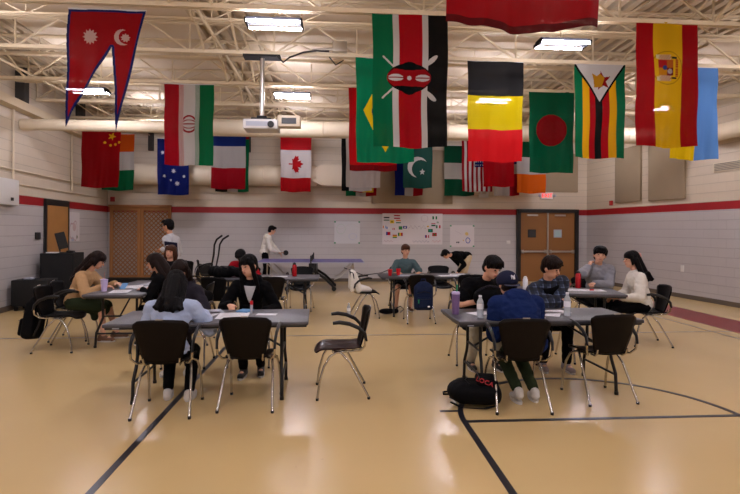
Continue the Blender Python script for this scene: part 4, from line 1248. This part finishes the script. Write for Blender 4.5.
# equipment on the left
t = empty('equipment_cabinet', (-5.9, 11.3, 0), math.radians(5), 'tall black cabinet in front of the wooden door', 'cabinet')
MB().rbox((0, 0, .56), (.66, .56, 1.0), .015).build('body', 'speaker_black', t)
MB().box((-.0, -.285, .56), (.58, .012, .9)).build('front_panel', 'black_matte', t, smooth=False)
for sx in (-1, 1):
    for sy in (-1, 1): MB().lathe([(.03, 0), (.03, .06)], (sx*.27, sy*.22, 0), 10).build('caster', 'black_plastic', t)
t = empty('low_cabinet', (-5.90, 10.25, 0), math.radians(5), 'low wide black box against the left wall', 'cabinet')
MB().rbox((.03, 0, .34), (.64, .46, .5), .015).build('body', 'speaker_black', t)
for sx in (-1, 1):
    for sy in (-1, 1): MB().box((.03+sx*.26, sy*.16, .045), (.05, .05, .09)).build('foot', 'black_plastic', t, smooth=False)
t = empty('music_stand', (-5.93, 11.25, 1.062), math.radians(15), 'black music stand head leaning on top of the tall cabinet', 'music stand')
MB().box((.03, 0, .26), (.19, .02, .36), roty(-14)).build('desk', 'black_plastic', t, smooth=False)
MB().tube([(0, 0, .0), (.0, .0, .16)], .015, 8).build('post', 'black_plastic', t)
MB().lathe([(.09, 0), (.09, .012), (.02, .02)], (0, 0, 0), 14).build('base', 'black_plastic', t)
tag(MB().box((-6.0, 11.1, 1.072), (.2, .14, .02)).build('paper_stack', 'paper', smooth=False), 'small stack of white paper on the tall black cabinet', 'paper')
tag(MB().rbox((-5.68, 11.2, 1.087), (.14, .12, .05), .015).build('small_case', 'black_plastic'), 'small black case on the right of the tall black cabinet', 'case')
tag(MB().rbox((-5.95, 10.2, .61), (.16, .1, .035), .008).build('adapter_box', 'paper_grey'), 'small grey gadget lying on the low black box', 'gadget')

# exercise machine
t = empty('exercise_machine', (-3.05, 13.3, 0), math.radians(72), 'elliptical exercise machine with two tall black handles near the back wall', 'exercise machine')
MB().box((0, 0, .06), (.12, 1.3, .08)).box((0, -.6, .04), (.6, .08, .08)).box((0, .6, .04), (.6, .08, .08)).build('base_frame', 'black_plastic', t, smooth=False)
MB().lathe([(.26, -.06), (.28, 0), (.26, .06)], (0, .35, .4), 24, roty(90)).build('flywheel', 'black_matte', t)
MB().tube([(0, .3, .1), (0, .1, 1.0)], .03, 10).build('mast', 'aluminium', t)
for k in (-1, 1):
    MB().tube([(k*.11, .15, .45), (k*.12, .05, .9), (k*.13, .02, 1.18), (k*.15, -.06, 1.32), (k*.17, -.22, 1.42)], [.02, .02, .024, .026, .026], 10).build('handle', 'black_plastic', t)
    MB().box((k*.14, -.15, .28), (.12, .34, .04)).build('pedal', 'black_plastic', t, smooth=False)

# ------------------------------------------------------------------ the people
D = math.radians
TZ = .775
# front left table
p, J = person('person in a light blue sweater with long wavy black hair, back to the camera', (-1.47, 4.55, 0), D(3), lean=12, slouch=20, side=0, head=(8, -26, 0),
       hands=((-.16, .34, TZ+.05), (.24, .40, TZ+.06)), poles=((-.55, -.7, -1), (.7, -.7, -1)), top=('cloth_lightblue', 'long', .03), bottom=('trousers', 'cloth_black'), shoes='shoe_white',
       hair=('wavy', 'hair_black'), feet=((-.08, .30, .085), (.14, .24, .085)), kpole=(0, .5, 1), w=1.08, scale=.94, vox=.008)
p, J = person('person in a dark open hoodie over white at the front left table', (-1.72, 5.98, 0), D(178), lean=14, slouch=18, head=(14, -18, 0),
       hands=((-.16, .40, TZ), (.14, .38, TZ)), top=('cloth_charcoal', 'long', .022), inner='cloth_white', hood=True, bottom=('trousers', 'cloth_charcoal'), shoes='shoe_white',
       hair=('long', 'hair_dark'), w=.92, scale=.97, feet=((-.12, .30, .085), (.10, .34, .085)))
p, J = person('person in a black zip hoodie over a light T-shirt at the front left table', (-.98, 5.96, 0), D(182), lean=10, slouch=12, side=-3, head=(-32, -10, 5),
       hands=((-.20, .36, .70), (.18, .40, TZ)), top=('cloth_black', 'long', .022), inner='cloth_lightgrey', hood=True, bottom=('trousers', 'cloth_black'), shoes='shoe_black',
       hair=('front', 'hair_black'), w=.93, scale=.99, feet=((-.16, .38, .085), (.02, .46, .085)), vox=.008)
t = MB().tube([J['N']+J['Ru'] @ V((-.05, .09, -.04)), J['N']+J['Ru'] @ V((0, .125, -.13)), J['N']+J['Ru'] @ V((.05, .09, -.04))], .0025, 6).build('necklace', 'necklace', p)
# left table
person('person in a tan cardigan and dark green skirt, facing right', (-3.70, 7.42, 0), D(-90), lean=15, slouch=16, head=(0, -28, 0),
       hands=((-.10, .52, TZ+.03), (.14, .46, TZ+.01)), top=('cloth_tan', 'long', .024), bottom=('skirt', 'cloth_olive'), shoes='shoe_brown', hair=('long', 'hair_dark'),
       w=.92, scale=.99, feet=((-.10, .54, .085), (.14, .46, .085)))
person('person in black with long black hair at the left table, facing away to the left', (-2.2, 7.1, 0), D(80), lean=18, slouch=16, head=(20, -14, 0),
       hands=((-.12, .42, TZ), (.16, .40, TZ)), top=('cloth_black', 'long', .024), bottom=('trousers', 'cloth_black'), shoes='shoe_black', hair=('long', 'hair_dark'), w=.92, scale=.98)
person('person with brown bangs in black, looking up at the far end of the left table', (-2.86, 8.95, 0), D(186), lean=4, slouch=6, head=(-10, 6, -8), hip=.56,
       hands=((-.14, .36, TZ), (.14, .38, TZ)), top=('cloth_black', 'long', .02), bottom=('trousers', 'cloth_black'), hair=('bangs', 'hair_brown'), w=.92, scale=.97)
p, J = person('person in a white long-sleeved top and glasses standing with a dark folder', (-3.2, 10.15, 0), D(78), hip=.92, lean=2, slouch=8, head=(0, -6, 0),
       hands=((-.20, .10, 1.14), (.16, .24, 1.10)), poles=((-.6, -1, -.6), (.6, -.8, -.4)), feet=((-.12, .0, .085), (.12, .08, .085)), kpole=(0, 1, .1),
       top=('cloth_lightgrey', 'long', .024), bottom=('trousers', 'cloth_charcoal'), shoes='shoe_black', hair=('short', 'hair_black'), skin='skin_tan', scale=1.04, glasses=True)
R = Matrix.Rotation(D(78), 3, 'Z')
wp = V((-3.2, 10.15, 0))+R @ (J['wr'][-1]*1.04)
fo = MB().box((0, 0, 0), (.02, .24, .31), None).build('folder', 'cap_navy', None, smooth=False); fo.location = (-3.14, 9.86, 1.20); fo.rotation_euler = (D(8), D(-28), D(84)); tag(fo, 'dark navy folder held by the standing man in white', 'folder')
person('person in a red sweater bending over the table, black hair', (-1.76, 9.92, 0), D(180), lean=20, slouch=20, head=(0, -48, 0),
       hands=((-.18, .44, TZ), (.18, .44, TZ)), top=('cloth_red', 'long', .026), bottom=('trousers', 'cloth_charcoal'), hair=('mop', 'hair_black'), w=1.02)
p, J = person('person in a white hoodie and black trousers standing at the purple table', (-2.0, 14.42, 0), D(-80), hip=.92, lean=8, slouch=12, head=(0, -18, 0),
       hands=((-.16, .44, .90), (.14, .36, .94)), poles=((-.6, -1, -.4), (.6, -1, -.4)), feet=((-.12, -.04, .085), (.12, .08, .085)), kpole=(0, 1, .1),
       top=('cloth_cream', 'long', .03), hood=True, bottom=('trousers', 'cloth_black'), shoes='shoe_black', hair=('short', 'hair_black'), scale=1.0, w=.98)
wp = V((-2.0, 14.42, 0))+Matrix.Rotation(D(-80), 3, 'Z') @ (J['wr'][1])
pd = empty('table_tennis_paddle', wp+V((.10, -.01, -.02)), 0, 'small dark paddle held by the person in the white hoodie', 'paddle')
MB().lathe([(.07, -.006), (.075, 0), (.07, .006)], (.13, 0, .0), 20, rotx(80)).build('blade', 'black_matte', pd)
MB().rbox((.03, 0, .0), (.1, .022, .022), .005).build('handle', 'wood_lattice', pd)
# centre table
person('person in a teal T-shirt at the table with red cups, hair tied back', (1.42, 10.08, 0), D(176), lean=8, slouch=8, head=(16, -4, 0), hip=.56,
       hands=((-.26, .34, TZ), (.16, .38, TZ)), top=('cloth_teal', 'short', .02), bottom=('shorts', 'cloth_black'), shoes='shoe_brown', hair=('bun', 'hair_brown'), w=.98, scale=.97,
       feet=((-.10, .30, .085), (.20, .34, .085)), inner=None)
person('person in a black top and khaki trousers bending down at the back', (3.55, 13.3, 0), D(112), hip=.88, lean=78, slouch=16, head=(0, -62, 0),
       hands=((-.2, .42, .50), (.14, -.02, .48)), poles=((-.4, -1, .2), (.6, -.6, .3)), feet=((-.14, .0, .085), (.14, -.02, .085)), kpole=(0, 1, .1),
       top=('cloth_black', 'long', .02), bottom=('trousers', 'cloth_khaki'), shoes='shoe_white', hair=('short', 'hair_black'))
# front right table
person('young person in a black T-shirt leaning over the front right table', (1.70, 5.98, 0), D(184), lean=22, slouch=12, side=-8, head=(18, -22, -6),
       hands=((-.16, .34, TZ+.005), (.06, .42, TZ)), poles=((-1, 0, -.7), (1, .1, -.7)), top=('cloth_black', 'short', .028), bottom=('trousers', 'cloth_stone'), shoes='shoe_black', hair=('mop', 'hair_black'),
       w=1.06, scale=1.03, feet=((-.14, .34, .085), (.14, .28, .085)), vox=.008)
p, J = person('person in a navy hoodie and backwards navy cap, seen from behind', (1.76, 4.52, 0), D(4), lean=16, slouch=30, side=0, head=(5, -14, 0), headoff=(0, .05, -.03),
       hands=((-.15, .36, TZ+.03), (.15, .36, TZ+.03)), poles=((-.35, -.9, -1.2), (.35, -.9, -1.2)), top=('cloth_navy', 'long', .045), hood=True, bottom=('trousers', 'cloth_olive'), shoes='shoe_white',
       hair=('none', 'hair_dark'), w=1.14, scale=.98, feet=((-.06, .02, .12), (.12, .05, .10)), kpole=(0, .9, .6), footdir=((.05, 1, -.3), (.2, 1, -.2)), vox=.008)
# backwards cap: crown, brim towards the camera, white letters on the panel
H, Rh = J['H'], J['Rh']
m = MB(); m.ell(H+Rh @ V((0, -.008, .035)), (.100, .114, .094), Rh, 24, 16)
for v in m.v:
    q = Rh.inverted() @ (v-H)
    if q.z < -.012: q.z = -.012; w_ = H+Rh @ q; v.x, v.y, v.z = w_.x, w_.y, w_.z
cap = blob('cap', m, 'cap_navy', p, .007, 2)
m = MB(); pts = [(.07*math.cos(PI*q/16)*1.02, -.075-.095*math.sin(PI*q/16)**.8) for q in range(17)]
m.prism(pts, .006, lambda u, v, w_: H+Rh @ V((u, v, w_-.010-.9*u*u*6*.4-.35*(-.075-v))))
m.build('brim', 'cap_brim', cap)
hm_ = MB(); hm_.ell(H+Rh @ V((0, -.03, -.03)), (.08, .075, .055), Rh); blob('hair', hm_, 'hair_dark', p, .008, 2)
B4 = (Matrix.Translation(H+Rh @ V((0, -.126, .042))) @ Rh.to_4x4() @ Matrix.Rotation(D(90-12), 4, 'X'))
text_mesh('cap_letter', 'N', .055, 'logo_white', cap, B4 @ Matrix.Translation((0, 0, 0)), .0035)
text_mesh('cap_letter', 'Y', .065, 'logo_white', cap, B4 @ Matrix.Translation((.003, 0, .001)), .0035)
p, J = person('person in a dark plaid shirt over a black T-shirt with crossed arms', (2.62, 5.98, 0), D(176), lean=22, slouch=10, side=16, head=(38, -20, 6),
       hands=((.24, .30, TZ+.03), (.02, .35, TZ)), poles=((-1, .2, -.4), (1, .2, -.4)), top=('plaid_cloth', 'long', .028), inner='cloth_black', iw=(.06, .035), bottom=('trousers', 'cloth_black'), shoes='shoe_mauve',
       hair=('mop', 'hair_dark'), w=1.04, scale=1.03, feet=((-.05, .44, .085), (.20, .40, .085)), vox=.008)
text_mesh('shirt_print', 'YG', .07, 'logo_white', p, Matrix.Translation(J['mid']+J['Ru'] @ V((-.0, .170, .115))) @ J['Ru'].to_4x4() @ Matrix.Rotation(PI, 4, 'Z') @ Matrix.Rotation(PI/2, 4, 'X'), .002)
# right table
p, J = person('person in a grey hoodie resting one fist against the cheek', (4.14, 7.66, 0), D(172), lean=12, slouch=12, side=6, head=(-14, 2, -8),
       hands=((.16, .36, TZ), (.19, .20, 1.0)), poles=((-1, 0, -.6), (1, .5, -1)), fdirs=((.6, .6, 0), (-.25, -.1, 1)), curl=55, top=('cloth_grey', 'long', .03), hood=True, bottom=('trousers', 'cloth_black'),
       shoes='shoe_white', hair=('mop', 'hair_black'), w=1.05, scale=1.03)
MB().box((0, 0, 0), (.05, .003, .05)).build('chest_patch', 'logo_white', p, smooth=False)
cp = [c for c in p.children if c.name.startswith('chest_patch')][0]; cp.location = J['mid']+J['Ru'] @ V((-.09, .128, .12)); cp.rotation_euler = (D(-20), 0, D(12))
p, J = person('person in a white jacket with long black hair on the far right, facing left', (4.38, 6.86, 0), D(76), lean=6, slouch=10, head=(14, -2, 0),
       hands=((-.12, .30, .66), (.14, .34, .64)), top=('cloth_cream', 'long', .03), bottom=('trousers', 'cloth_black'), shoes='shoe_white', hair=('wavy', 'hair_black'), w=.95, scale=.98,
       feet=((-.10, .44, .085), (.14, .36, .085)))
MB().tube([J['H']+J['Rh'] @ V((.03*math.cos(q*PI/4), -.118+.0*q, .05+.03*math.sin(q*PI/4))) for q in range(9)], .012, 8).build('scrunchie', 'pink', p)

# ------------------------------------------------------------------ things on and around the tables
ZT = .7405
def sheet(x, y, rz, w, h, label, m='paper', z=ZT, lines=True, name='paper_sheet'):
    o = empty(name, (x, y, z), D(rz), label, 'paper')
    MB().box((0, 0, .0008), (w, h, .0016)).build('page', m, o, smooth=False)
    if lines:
        L_ = MB()
        for k in range(7): L_.box((-.01*(k % 3), h*.36-k*h*.11, .0019), (w*.74-.02*(k % 3), .004, .0006))
        L_.build('printed_lines', 'ink_soft', o, smooth=False)
    return o
sheet(-1.0, 5.02, 4, .30, .34, 'large printed sheet in the middle of the front left table')
sheet(-1.28, 5.12, -8, .22, .30, 'white sheet in front of the dark open hoodie')
sheet(-1.26, 5.27, 22, .21, .28, 'tilted sheet near the far edge of the front left table', 'paper_grey')
sheet(-.68, 5.08, -6, .20, .10, 'small white slip by the red-capped marker', lines=False)
tag(MB().rbox((-.93, 5.27, ZT+.008), (.13, .16, .014), .004, rotz(-14)).build('phone', 'paper_blue'), 'blue-cased phone lying on the front left table', 'phone')
t = empty('marker_pen', (-.84, 5.14, ZT), 0, 'clear marker standing upright with a red cap', 'marker')
MB().lathe([(.014, 0), (.014, .09)], n=14).build('barrel', 'paper_grey', t); MB().lathe([(.0155, .09), (.0155, .125), (.011, .13)], n=14).build('lid', 'red_plastic', t)
# left table
t = empty('tumbler', (-3.12, 7.02, ZT), 0, 'pale purple cup with a straw on the left table', 'cup')
MB().lathe([(.032, 0), (.034, .01), (.046, .15), (.047, .155)], n=24).build('cup_body', 'purple_cup', t); MB().lathe([(.049, .155), (.049, .163), (.03, .168)], n=24).build('lid', 'purple_cup', t)
MB().tube([(0, 0, .16), (.004, .0, .26)], .0035, 8).build('straw', 'pink', t)
sheet(-2.90, 7.0, 10, .24, .32, 'white sheet at the near end of the left table')
sheet(-2.72, 7.45, -20, .22, .30, 'white sheet beside the elbow of the girl in black')
sheet(-2.95, 7.55, 15, .26, .34, 'open white booklet in the middle of the left table')
sheet(-2.80, 7.95, -5, .30, .40, 'grey folder pages at the far half of the left table', 'paper_grey')
tag(MB().rbox((-3.0, 7.35, ZT+.03), (.08, .15, .01), .003, rotx(30)).build('phone', 'paper_blue'), 'light blue phone in front of the girl in the tan cardigan', 'phone')
# table with the flask
def flask(x, y, z, r, h, body, lid, label, cat='bottle', name='drink_flask'):
    t = empty(name, (x, y, z), 0, label, cat)
    MB().lathe([(r*.92, 0), (r, .01), (r, h*.78), (r*.7, h*.85)], n=24).build('bottle_body', body, t)
    MB().lathe([(r*.72, h*.85), (r*.72, h*.94), (r*.4, h*.97), (r*.4, h)], n=20).build('lid', lid, t)
    return t
flask(-.73, 9.15, ZT, .042, .25, 'red_metal', 'black_plastic', 'red metal flask on the table behind the front left group')
sheet(-1.0, 9.1, 5, .3, .22, 'white sheet beside the red flask'); sheet(-1.35, 8.98, -8, .3, .22, 'white sheet in the middle of the flask table')
sheet(-1.62, 9.2, 8, .3, .22, 'white sheet under the arms of the person in red')
b = MB(); rr = random.Random(5)
for q in range(9): b.ell((-.22+.055*q, rr.uniform(-.05, .05), .08+rr.uniform(-.01, .03)), (.09, .13, .075+rr.uniform(0, .03)))
b.cap((-.2, 0, .14), (.22, -.05, .13), .04, .05)
o = blob('duffel_bag', b, 'bag_black', None, .012, 3, clampz=.0); o.location = (-1.93, 9.0, ZT+.002); tag(o, 'soft black bag lying on the left end of the flask table', 'bag')
MB().tube([(-.15, -.1, .13), (-.05, -.13, .2), (.1, -.13, .2), (.2, -.1, .13)], .01, 8).build('strap', 'black_matte', o)
# red cups
cupp = None
for x, y, l in ((1.02, 9.2, 'red plastic cup standing nearer the table end on the middle table'), (1.19, 9.32, 'red plastic cup standing further right on the middle table')):
    if cupp is None:
        cupp = empty('plastic_cup'); MB().lathe([(.028, 0), (.03, .004), (.044, .12), (.046, .12), (.046, .124)], n=24).build('cup_body', 'red_plastic', cupp)
        MB().lathe([(.0425, .119), (.043, .1205)], n=24).build('rim', 'label_white', cupp); c = cupp
    else: c = copy_tree(cupp)
    c.location = (x, y, ZT); tag(c, l, 'cup', 'red party cups')
sheet(1.35, 9.3, 8, .36, .26, 'white sheet in front of the teal T-shirt', 'paper_grey'); sheet(1.62, 9.28, -8, .3, .24, 'white sheet right of centre on the middle table')
sheet(2.12, 9.22, 4, .36, .28, 'white sheet on the right half of the middle table'); sheet(2.35, 9.45, -10, .3, .24, 'far right white sheet on the middle table')
# backpacks
def backpack(name, w, d, h, m, label, loc, rot, letters=False, green=False):
    t = MB(); t.rbox((0, 0, h*.45), (w, d*.7, h*.85), min(w, d)*.3, seg=4); t.ell((0, 0, h*.72), (w*.5, d*.38, h*.27))
    o = blob(name, t, m, None, .011, 5); o.location = loc; o.rotation_euler = rot; tag(o, label, 'backpack')
    MB().rbox((0, -d*.38, h*.28), (w*.74, d*.3, h*.38), .035, seg=4).build('front_pocket', m, o)
    MB().tube([(-w*.36, -d*.36, h*.60), (0, -d*.39, h*.66), (w*.36, -d*.36, h*.60)], .005, 6).tube([(-w*.34, -d*.54, h*.42), (w*.34, -d*.54, h*.42)], .004, 6).build('zipper', 'black_plastic', o)
    MB().tube([(-.04, d*.1, h*.96), (-.03, d*.12, h*1.05), (.03, d*.12, h*1.05), (.04, d*.1, h*.96)], .009, 8).build('grab_handle', m, o)
    for k in (-1, 1): MB().tube([(k*w*.2, d*.33, h*.93), (k*w*.24, d*.52, h*.7), (k*w*.27, d*.5, h*.35), (k*w*.3, d*.34, h*.1)], .017, 8, flat=.5).build('shoulder_strap', 'black_matte', o)
    if green: MB().box((-w*.30, -d*.56, h*.34), (.02, .006, .06)).build('zip_pull', 'green_plastic', o, smooth=False); MB().ell((w*.22, -d*.56, h*.17), (.02, .006, .014)).build('badge', 'logo_white', o)
    return o
backpack('backpack', .32, .2, .50, 'bag_navy', 'navy blue backpack with a green zip pull hung on a chair back', (1.47, 8.22, .25), (0, 0, 0), green=True)
backpack('backpack', .33, .24, .60, 'bag_black', 'black backpack hanging from the black armchair at the left table', (-3.98, 6.86, .12), (D(-4), D(-10), D(-90)))
o = backpack('backpack', .34, .26, .50, 'bag_black', 'black backpack with red lettering lying on the floor at the front right', (1.52, 4.45, .128), (D(-90), 0, D(80)))
# white jacket on the chair
j = MB(); j.cap((-.14, -.25, .80), (.14, -.25, .80), .045, .045)
for k in (-1, 0, 1): j.cap((k*.12, -.25, .80), (k*.15, -.16, .52), .055, .07)
for k in (-1, 0, 1): j.cap((k*.12, -.16, .53), (k*.1, .05, .50), .07, .04)
for k in (-1, 1): j.cap((k*.17, -.27, .78), (k*.2, -.28, .52), .045, .04)
o = blob('jacket', j, 'cloth_cream', None, .011, 4); o.location = (.58, 9.15, 0); o.rotation_euler = (0, 0, D(-86)); tag(o, 'white jacket draped over the armchair left of the red cups', 'jacket')
def water(x, y, z, label, h=.22, r=.033, grp=None):
    t = empty('water_bottle', (x, y, z), 0, label, 'bottle')
    prof = [(r*.9, 0), (r, .01)]+[(r*(1 if k % 2 else .94), .02+k*.014) for k in range(4)]+[(r, h*.38), (r, h*.66), (r*.95, h*.72), (r*.45, h*.88), (r*.42, h*.93)]
    MB().lathe(prof, n=22).build('bottle_body', 'clear_plastic', t)
    MB().lathe([(r*1.01, h*.40), (r*1.01, h*.64)], n=22).build('label_wrap', 'label_white', t)
    MB().lathe([(r*.46, h*.93), (r*.46, h)], n=16).build('lid', 'label_white', t)
    return t
water(1.42, 4.80, ZT, 'clear water bottle just left of the navy hoodie')
water(2.33, 4.87, ZT, 'clear water bottle by the empty chair on the front right table', .235)
water(.26, 9.22, 0, 'clear bottle with dark cap standing on the floor beside the white jacket chair', .24)
t = empty('tumbler', (1.23, 5.02, ZT), 0, 'tall purple tumbler with a green straw on the front right table corner', 'cup')
MB().lathe([(.034, 0), (.036, .01), (.041, .20), (.041, .205)], n=24).build('cup_body', 'purple_tumbler', t); MB().lathe([(.042, .205), (.042, .225), (.03, .23)], n=24).build('lid', 'purple_cup', t)
MB().tube([(.01, 0, .22), (.014, 0, .30)], .006, 8).build('straw', 'green_plastic', t)
sheet(1.50, 5.06, 22, .24, .17, 'small white sheet behind the water bottle on the front right table', lines=False)
sheet(1.98, 4.92, -10, .22, .30, 'white sheet right of the navy hoodie'); sheet(2.05, 5.16, 28, .22, .30, 'tilted sheet in front of the crossed arms')
sheet(2.20, 5.0, -28, .22, .30, 'white sheet between the crossed arms and the second water bottle'); sheet(2.30, 5.12, 8, .3, .21, 'white sheet at the right end of the front right table')
o = MB().prism([(-.09, 0), (.09, 0), (0, .055)], .012, lambda u, v, w: (u, w, v)).build('pen_case', 'black_matte', None, smooth=False); o.location = (2.10, 4.98, ZT+.001); o.rotation_euler = (0, 0, D(25)); tag(o, 'small black cloth case among the papers on the front right table', 'case')
# grey-black bag in the lap of the black T-shirt
b = MB(); b.ell((0, 0, .0), (.15, .10, .11)); b.ell((.05, .02, .05), (.12, .09, .07)); b.ell((-.07, 0, -.02), (.1, .09, .1))
o = blob('crossbody_bag', b, 'bag_black', None, .01, 3); o.location = (1.72, 5.52, .86); tag(o, 'dark rounded bag held against the chest of the person in the black T-shirt', 'bag')
MB().tube([(-.13, -.03, .05), (-.02, -.08, .12), (.12, -.04, .09)], .008, 8).build('piping', 'cloth_charcoal', o)
# right table
flask(3.62, 7.22, ZT, .04, .26, 'red_metal', 'black_plastic', 'red flask on the right table in front of the double doors')
flask(2.72, 6.98, ZT, .036, .20, 'label_white', 'white_plastic', 'white bottle standing behind the plaid shirt')
sheet(3.42, 7.0, -18, .3, .22, 'white sheet in the middle of the right table'); sheet(3.70, 6.94, -10, .3, .24, 'white sheet in front of the grey hoodie')
sheet(3.15, 7.12, 5, .3, .22, 'white sheet at the left half of the right table')
tag(MB().rbox((3.66, 6.9, ZT+.012), (.06, .03, .02), .008).build('eraser', 'red_plastic'), 'tiny red object lying on the papers of the right table', 'eraser')
# small bag under the middle table
b = MB(); b.ell((0, 0, .06), (.16, .07, .055)); b.ell((.15, .02, .06), (.08, .06, .05))
o = blob('crossbody_bag', b, 'bag_black', None, .01, 3, clampz=0); o.location = (.98, 9.35, .002); tag(o, 'small black bag on the floor under the table with red cups', 'bag')
MB().tube([(.15, -.02, .1), (.25, -.04, .16), (.32, 0, .1), (.26, .04, .03)], .008, 8).build('strap', 'black_matte', o)

# red lettering on the floor backpack
fb = [o for o in bpy.data.objects if o.get('label', '').startswith('black backpack with red lettering')][0]
text_mesh('lettering', 'LOCA', .058, 'letter_red', fb, Matrix(((0, .71, -.71, -.135), (0, -.71, -.71, -.125), (-1, 0, 0, .17), (0, 0, 0, 1))) @ Matrix.Rotation(D(-22), 4, 'Z'), .004)

# ------------------------------------------------------------------ camera and world
cam = bpy.data.cameras.new('camera'); co = bpy.data.objects.new('camera', cam); C.objects.link(co)
cam.sensor_width = 36; cam.lens = 500/740*36; cam.clip_end = 100; cam.shift_y = -17.7/740
yaw = math.atan(.07)
Rm = Matrix.Rotation(-yaw, 3, 'Z') @ Matrix.Rotation(PI/2, 3, 'X') @ Matrix.Rotation(.005, 3, 'Z')
co.matrix_world = Matrix.Translation((0, 0, 1.6)) @ Rm.to_4x4()
SC.camera = co
w = bpy.data.worlds.new('world'); SC.world = w; w.use_nodes = True
w.node_tree.nodes['Background'].inputs[0].default_value = (.9, .85, .8, 1); w.node_tree.nodes['Background'].inputs[1].default_value = .05
vs = SC.view_settings; vs.view_transform = 'Standard'; vs.look = 'None'; vs.gamma = 1; vs.exposure = EXPO
SC.cycles.use_denoising = True; SC.cycles.max_bounces = 8; SC.cycles.diffuse_bounces = 4
SC.cycles.sample_clamp_indirect = 6
try: SC.cycles.denoiser = 'OPENIMAGEDENOISE'
except Exception: pass
